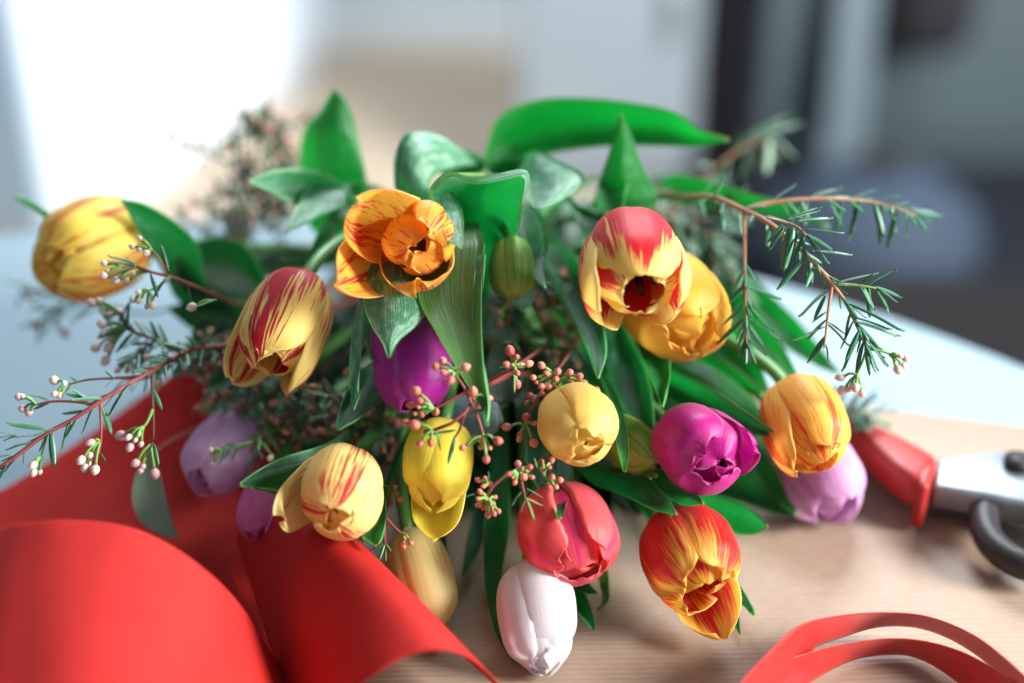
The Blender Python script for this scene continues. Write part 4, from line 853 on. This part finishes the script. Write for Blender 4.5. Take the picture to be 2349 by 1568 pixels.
ndl(S, Z-.003, [(1205, 1143, 1246, 1159), (1208, 1122, 1246, 1140), (1196, 1130, 1172, 1157), (1205, 1146, 1193, 1177), (1208, 1146, 1228, 1193), (1207, 1135, 1212, 1124), (1092, 1134, 1065, 1138), (1122, 1104, 1120, 1082), (1254, 1110, 1276, 1110), (1168, 1088, 1150, 1098), (1232, 1075, 1228, 1052)], mat='needle_fresh', wd=.85)
# --- sprig beside the peeling tulip
Z = .592
S, p = sprig('thin wax flower twig hanging between the peeling tulip and the red paper roll', [(930, 1010, .68), (900, 1090, .64), (886, 1170, .60), (882, 1210, Z), (882, 1250, Z)], r0=.0009, r1=.0006)
cluster(S, (900, 1125), [(879, 1116, 7), (906, 1119, 7), (895, 1137, 7), (918, 1147, 8), (895, 1157, 6.5), (903, 1126, 5), (912, 1132, 5)], .61, 'berry')
branch(S, [(886, 1190, Z), (905, 1210, Z), (925, 1228, Z)])
cluster(S, (925, 1226), [(926, 1233, 7.5), (926, 1255, 7), (942, 1245, 6.5), (921, 1248, 7)], Z, 'berry')
cluster(S, (850, 1240), [(810, 1247, 7), (820, 1231, 7), (833, 1236, 6), (824, 1244, 6)], .605, 'berry')
ndl(S, Z, [(882, 1246, 848, 1263), (882, 1248, 870, 1284), (883, 1248, 884, 1293), (884, 1246, 898, 1266), (881, 1244, 865, 1258), (925, 1226, 946, 1238), (924, 1222, 928, 1236)], mat='needle_fresh', wd=1.1)
# --- cream buds before the lilac tulip
S, p = sprig('wispy wax flower twig with cream buds crossing the shaded lilac tulip', [(650, 900, .68), (615, 960, .645), (590, 1010, .635), (575, 1040, .63)], r0=.0009, r1=.0006, mat='twig_dark')
q = branch(S, [(590, 1012, .635), (550, 1022, .63), (510, 1035, .628)], mat='stalk'); along(S, q, 7, .010, s0=.5, droop=.1)
cluster(S, (510, 1036), [(484, 1032, 6), (485, 1043, 5), (495, 1053, 6), (487, 1064, 6)], .626, 'bud_cream')
q = branch(S, [(592, 1008, .635), (612, 1030, .63), (625, 1045, .63)], mat='stalk'); cluster(S, (628, 1046), [(620, 1052, 8)], .628, 'bud_cream')
along(S, p[18:], 10, .012, mat='needle_fresh', droop=.3)
# --- needle foliage on the right
Z = .60
S, p = sprig('long brown stemmed needle sprig arching over the table edge, white buds at its tip', [(1480, 440, .72), (1560, 452, .68), (1635, 453, .65), (1706, 483, .635), (1764, 512, .622), (1835, 571, .61), (1876, 612, Z), (1909, 652, Z), (1940, 693, Z), (1957, 727, Z), (1975, 765, Z), (1990, 800, Z)], mat='twig_brown', r0=.0022, r1=.0008, name='needle_sprig', group='needle leaved sprigs')
b1 = branch(S, [(1706, 483, .635), (1740, 472, .635), (1790, 462, .635), (1892, 456, .635), (1994, 463, .64), (2062, 480, .64), (2100, 496, .642)], mat='twig_brown', r0=.0012, n=24)
down = [(1900, 460, 1938, 520), (1930, 460, 1918, 540), (1955, 462, 1965, 535), (1975, 463, 1940, 548), (2005, 466, 2028, 545), (2022, 470, 2016, 562), (2045, 475, 2058, 540), (2058, 480, 2034, 570), (2076, 486, 2088, 556), (2095, 496, 2138, 546), (2100, 496, 2130, 525), (1850, 460, 1850, 520), (1840, 462, 1800, 500)]
ndl(S, .638, down, mat='needle', wd=1.05)
ndl(S, .65, [(1890, 455, 1930, 445), (1855, 458, 1930, 425), (1950, 458, 2012, 430), (1960, 458, 2010, 454), (2005, 462, 2065, 446), (2030, 470, 2100, 470), (2050, 472, 2115, 490), (2070, 482, 2147, 482), (2085, 488, 2165, 492), (2092, 492, 2148, 503), (2100, 496, 2140, 512)], mat='needle', wd=.8)
along(S, b1, 20, .012, droop=.5, s0=.15)
along(S, p[8:], 34, .014, droop=.35)
b2 = branch(S, [(1760, 498, .61), (1800, 510, .605), (1830, 522, .60), (1850, 540, .60)], mat='twig_brown', r0=.0009)
ndl(S, .598, [(1806, 512, 1760, 495), (1795, 515, 1756, 560), (1810, 520, 1785, 545), (1812, 520, 1788, 616), (1820, 522, 1798, 625), (1832, 528, 1805, 600), (1845, 535, 1820, 600), (1818, 500, 1884, 472), (1825, 512, 1910, 494), (1843, 526, 1937, 530), (1850, 540, 1918, 574), (1851, 541, 1908, 600), (1850, 542, 1882, 586), (1843, 545, 1845, 604), (1808, 505, 1880, 480), (1800, 520, 1760, 575), (1830, 530, 1800, 590)], wd=1.0)
b3 = branch(S, [(1706, 485, .635), (1708, 560, .625), (1709, 640, .615), (1711, 720, .61), (1713, 790, .61)], mat='twig_brown', r0=.001, n=20)
ndl(S, .612, [(1712, 660, 1796, 684), (1708, 700, 1655, 745), (1712, 700, 1780, 760), (1712, 730, 1800, 780), (1712, 740, 1760, 800), (1710, 730, 1640, 790), (1711, 750, 1690, 800), (1712, 770, 1722, 838), (1711, 775, 1700, 830), (1713, 780, 1737, 835), (1713, 775, 1760, 815), (1708, 640, 1698, 672), (1709, 690, 1685, 705), (1712, 690, 1740, 730), (1711, 790, 1712, 838)], wd=.95)
along(S, b3, 18, .011, droop=.5, s0=.3, spread=40)
b4 = branch(S, [(1909, 652, Z), (1950, 654, Z), (1974, 656, Z), (2011, 662, Z)], mat='stalk', r0=.0008)
ndl(S, .598, [(1920, 650, 2014, 622), (1970, 654, 2004, 625), (1995, 656, 2056, 616), (2008, 660, 2071, 680), (2010, 662, 2062, 690), (2012, 664, 2045, 720), (2010, 665, 2035, 708), (1992, 660, 1995, 730), (1975, 660, 2000, 700), (1980, 660, 2008, 712)], mat='needle', wd=1.05)
b5 = branch(S, [(1909, 655, Z), (1900, 712, Z), (1896, 752, Z), (1890, 800, Z)], mat='twig_brown', r0=.0008)
ndl(S, .602, [(1900, 668, 1827, 721), (1893, 680, 1866, 735), (1898, 715, 1862, 738), (1896, 735, 1846, 780), (1895, 750, 1818, 778), (1899, 740, 1940, 765), (1896, 770, 1850, 832), (1893, 790, 1905, 830), (1898, 745, 1955, 790), (1894, 780, 1868, 820)], wd=1.05)
ndl(S, .598, [(1870, 605, 1838, 566), (1872, 600, 1900, 660), (1840, 600, 1782, 664), (1865, 578, 1956, 579), (1850, 575, 1846, 640), (1938, 690, 1962, 725), (1950, 727, 2050, 748), (1948, 700, 2080, 750), (1962, 740, 2070, 768), (1965, 745, 2030, 800), (1970, 760, 1940, 830), (1975, 765, 2045, 838), (1980, 780, 2020, 850), (1985, 790, 1995, 862), (1975, 770, 1925, 850), (1988, 800, 2010, 855), (1982, 785, 1960, 855), (1972, 750, 1998, 790), (1960, 735, 1925, 800)], wd=1.0)
branch(S, [(1990, 800, Z), (2020, 805, Z), (2045, 815, Z), (2055, 830, Z)], mat='stalk')
cluster(S, (2040, 815), [(2060, 848, 13.5), (2078, 822, 9.5), (2072, 840, 8), (2065, 818, 7)], Z, 'bud_white')
branch(S, [(1990, 800, Z), (1978, 830, Z), (1966, 858, Z)], mat='stalk')
cluster(S, (1966, 860), [(1927, 866, 9.5), (1933, 896, 11), (1962, 889, 12.5), (1977, 903, 10), (1948, 893, 7)], Z, 'bud_white')
# blurred needle sprigs behind
S, p = sprig('needle leaved sprig tip poking up past the top leaf, blurred', [(1560, 470, .80), (1600, 420, .79), (1660, 370, .785), (1720, 330, .785), (1765, 312, .785)], mat='twig_brown', name='needle_sprig', group='needle leaved sprigs')
ndl(S, .785, [(1700, 330, 1815, 255), (1720, 325, 1840, 275), (1690, 340, 1775, 272), (1765, 312, 1830, 355), (1765, 312, 1795, 368), (1763, 312, 1760, 400), (1755, 318, 1780, 370), (1720, 335, 1695, 415), (1670, 370, 1660, 420), (1690, 345, 1750, 385), (1640, 385, 1600, 375), (1680, 360, 1692, 300), (1650, 380, 1640, 440), (1610, 415, 1680, 410)], mat='needle_grey', wd=1.5)
for lab, st, zz in (('grey green needle sprig massed behind the crimson and yellow tulip, blurred', [(1420, 520, .76), (1500, 480, .74), (1580, 500, .73), (1640, 540, .72)], .73),
                    ('soft needle sprig hanging beside the amber tulip, blurred', [(1500, 560, .76), (1600, 560, .74), (1660, 600, .72), (1690, 660, .71)], .72),
                    ('needle sprig poking out behind the right orange yellow tulip over the shears', [(1800, 960, .74), (1880, 950, .71), (1950, 945, .70), (2000, 960, .69)], .70)):
    S, p = sprig(lab, st, mat='twig_brown', name='needle_sprig', group='needle leaved sprigs')
    along(S, p, 60, .018, mat='needle_grey', droop=.35, spread=60, wd=1.3)
    if zz > .71:
        for (x0, y0, x1, y1) in ((1500, 480, 1480, 420), (1540, 490, 1560, 600), (1590, 510, 1560, 580), (1620, 530, 1640, 620), (1600, 510, 1680, 480), (1640, 560, 1600, 640)):
            q = branch(S, [(x0, y0, zz), ((x0+x1)/2+5, (y0+y1)/2, zz), (x1, y1, zz-.01)], mat='twig_brown'); along(S, q, 22, .017, mat='needle_grey', droop=.3, spread=55, wd=1.3)
    else: along(S, p[16:], 16, .018, mat='needle', droop=.3)

# ------------------------------------------------------------------ eucalyptus
def euc(label, stem, leaves):
    S, p = sprig(label, stem, r0=.0013, r1=.0008, mat='twig_red', name='eucalyptus_sprig', group='eucalyptus sprigs')
    for A, B, d0, d1, m, f in leaves: leaf(S, A, B, d0, d1, m, fold=f, root_len=0, wavy=.0008, rimt=.0007)
euc('eucalyptus sprig with round dusky leaves and one blue grey leaf behind the coral buds', [(1290, 800, .69), (1210, 840, .66), (1130, 880, .625), (1060, 905, .61), (985, 945, .605)],
    [([(1215, 850), (1160, 930), (1112, 930), (1108, 860), (1130, 795), (1165, 785)], [(1215, 848), (1200, 905), (1198, 850), (1190, 800), (1180, 788), (1167, 784)], .65, .64, 'eucalyptus', .003),
     ([(1225, 845), (1185, 900), (1190, 940), (1235, 925)], [(1225, 840), (1262, 850), (1265, 890), (1237, 926)], .655, .65, 'eucalyptus', .003),
     ([(1260, 880), (1215, 850), (1180, 830), (1190, 800)], [(1265, 870), (1265, 830), (1240, 805), (1192, 799)], .66, .66, 'eucalyptus', .003),
     ([(1010, 950), (1020, 1000), (1080, 1006), (1135, 995), (1152, 965)], [(1012, 945), (1040, 912), (1095, 902), (1140, 920), (1153, 962)], .625, .63, 'eucalyptus_blue', -.003)])
euc('eucalyptus sprig with narrow olive leaves in the shade left of the lemon tulip', [(980, 900, .72), (940, 960, .69), (910, 1010, .67), (890, 1060, .66)],
    [([(905, 1010), (865, 960), (850, 1000), (852, 1050), (862, 1072)], [(906, 1014), (892, 990), (898, 1030), (885, 1060), (864, 1073)], .66, .65, 'eucalyptus', .003),
     ([(890, 1060), (900, 1085), (930, 1110), (960, 1120)], [(892, 1050), (930, 1050), (960, 1080), (962, 1118)], .665, .65, 'eucalyptus', .003)])
euc('eucalyptus sprig with one long pale green leaf over the dark red paper', [(520, 960, .72), (440, 990, .69), (380, 1020, .665), (345, 1050, .65)],
    [([(345, 1045), (312, 1090), (303, 1150), (325, 1200), (370, 1228), (408, 1234)], [(348, 1045), (366, 1090), (378, 1140), (390, 1180), (400, 1210), (410, 1234)], .645, .632, 'eucalyptus_pale', .004)])

# ------------------------------------------------------------------ ribbon
t = NT('red_satin'); x_, s_ = t.uv()
wv = t.n.new('ShaderNodeTexWave'); wv.bands_direction = 'DIAGONAL'; wv.inputs['Scale'].default_value = 8
t.t.links.new(t.xyz(t.math('MULTIPLY', x_, 3.0), t.math('MULTIPLY', s_, 34.0)), wv.inputs['Vector'])
u = t.math('ABSOLUTE', t.math('SUBTRACT', t.math('MULTIPLY', x_, 2.0), 1.0))
eg = t.math('MULTIPLY', t.math('SUBTRACT', u, .90), 20.0, True)
cc = t.mix(eg, (.58, .014, .014, 1), (.66, .04, .03, 1))
t.bs(Base_Color=cc, Roughness=.36, Normal=t.bump(wv.outputs['Fac'], .35, .0005)); t.b.inputs['Anisotropic'].default_value = .6
t.b.inputs['Sheen Weight'].default_value = .3; t.b.inputs['Sheen Tint'].default_value = (1, .5, .45, 1)
t.translucent((.75, .02, .02, 1), .04); M['ribbon'] = t.m
rib = thing('satin_ribbon', 'loop of red satin ribbon lying on the brown kraft paper', 'ribbon', PT(1950, 1500, 0))
def strand(name, A, B, n=60, m=9):
    a = cr([PT(*q) for q in A], n); b = cr([PT(*q) for q in B], n); vs = []; uvs = []
    for i in range(n):
        for j in range(m):
            q = j/(m-1); p = a[i].lerp(b[i], q); p = p+Vector((0, 0, .0012*math.sin(math.pi*q))); vs.append(p); uvs.append((q, i/(n-1)))
    o = part(name, vs, grid_faces(n, m), M['ribbon'], rib, uvs=uvs); o.modifiers.new('thick', 'SOLIDIFY').thickness = .0003; return o
strand('upper_strand', [(1640, 1640, .022), (1700, 1566, .026), (1765, 1497, .029), (1832, 1436, .030), (1920, 1414, .026), (2030, 1406, .024), (2130, 1416, .024), (2230, 1456, .024), (2310, 1515, .022), (2400, 1600, .02)],
       [(1700, 1700, .004), (1770, 1610, .006), (1840, 1540, .008), (1868, 1490, .010), (1920, 1468, .010), (2010, 1441, .010), (2100, 1441, .010), (2180, 1468, .010), (2255, 1516, .010), (2340, 1590, .008)])
strand('lower_strand', [(1600, 1680, .016), (1700, 1570, .018), (1780, 1523, .018), (1860, 1497, .018), (1940, 1478, .018), (2030, 1466, .018), (2110, 1470, .018), (2190, 1490, .018), (2260, 1522, .018), (2400, 1605, .016)],
       [(1740, 1680, .0035), (1830, 1590, .0035), (1890, 1548, .0035), (1945, 1520, .0035), (1990, 1508, .0035), (2040, 1503, .0035), (2085, 1506, .0035), (2140, 1528, .0035), (2210, 1578, .0035), (2300, 1660, .0035)])

# ------------------------------------------------------------------ shears
M['red_plastic'] = simple('red_grip', (.36, .018, .014), .45, var=.25, scale=70)
M['grey_steel'] = simple('shear_steel', (.28, .31, .34), .42, .6, var=.4, scale=90)
M['dark_grip'] = simple('dark_grip', (.02, .018, .021), .5, bumps=.2, bscale=400)
sh = thing('garden_shears', 'pruning shears with red grip, steel body and dark loop handle lying on brown paper', 'shears', PT(2150, 1100, .004))
def slab(name, pts, h0, h1, mat, bv=.003, root=sh):
    top = [PT(x, y, h1) for x, y in pts]; n = len(top)
    vs = [Vector((p.x, p.y, h0)) for p in top]+top
    o = part(name, vs, [tuple(range(n))[::-1], tuple(range(n, 2*n))]+[(i, (i+1) % n, n+(i+1) % n, n+i) for i in range(n)], mat, root)
    return bevel(o, bv, 3)
rgp = slab('red_grip', [(1955, 930), (2000, 962), (2080, 1000), (2155, 1042), (2150, 1062), (2110, 1108), (2040, 1062), (1985, 1010), (1930, 960)], .012, .030, M['red_plastic'], .005)
slab('grip_flange', [(2104, 1078), (2152, 1045), (2142, 1080), (2130, 1116), (2106, 1112)], .004, .0295, M['red_plastic'], .003, rgp)
sbd = slab('steel_body', [(2150, 1050), (2200, 1040), (2290, 1030), (2400, 1045), (2480, 1080), (2480, 1180), (2380, 1160), (2260, 1135), (2140, 1115)], .010, .0235, M['grey_steel'], .003)
slab('lower_blade', [(1960, 1010), (2040, 1062), (2140, 1118), (2260, 1136), (2260, 1160), (2130, 1150), (2030, 1095), (1950, 1035)], .0025, .0095, M['grey_steel'], .002)
pv = PT(2335, 1068, .0236)
vs, fs = tube_data([pv+Vector((0, 0, .0003)), pv+Vector((0, 0, .004))], .007, 20); part('pivot_bolt', vs, fs, M['dark_grip'], sbd)
lp = [(2272, 1150, .014), (2256, 1185, .014), (2266, 1232, .014), (2302, 1272, .014), (2360, 1300, .014), (2440, 1300, .014), (2490, 1250, .014), (2480, 1190, .014), (2410, 1160, .014), (2340, 1148, .014), (2274, 1149, .014)]
tube('loop_handle', cr([PT(*q) for q in lp], 60), .0068, M['dark_grip'], sh, 12)

for o in TUL.values():
    if '_b' in o: del o['_b']
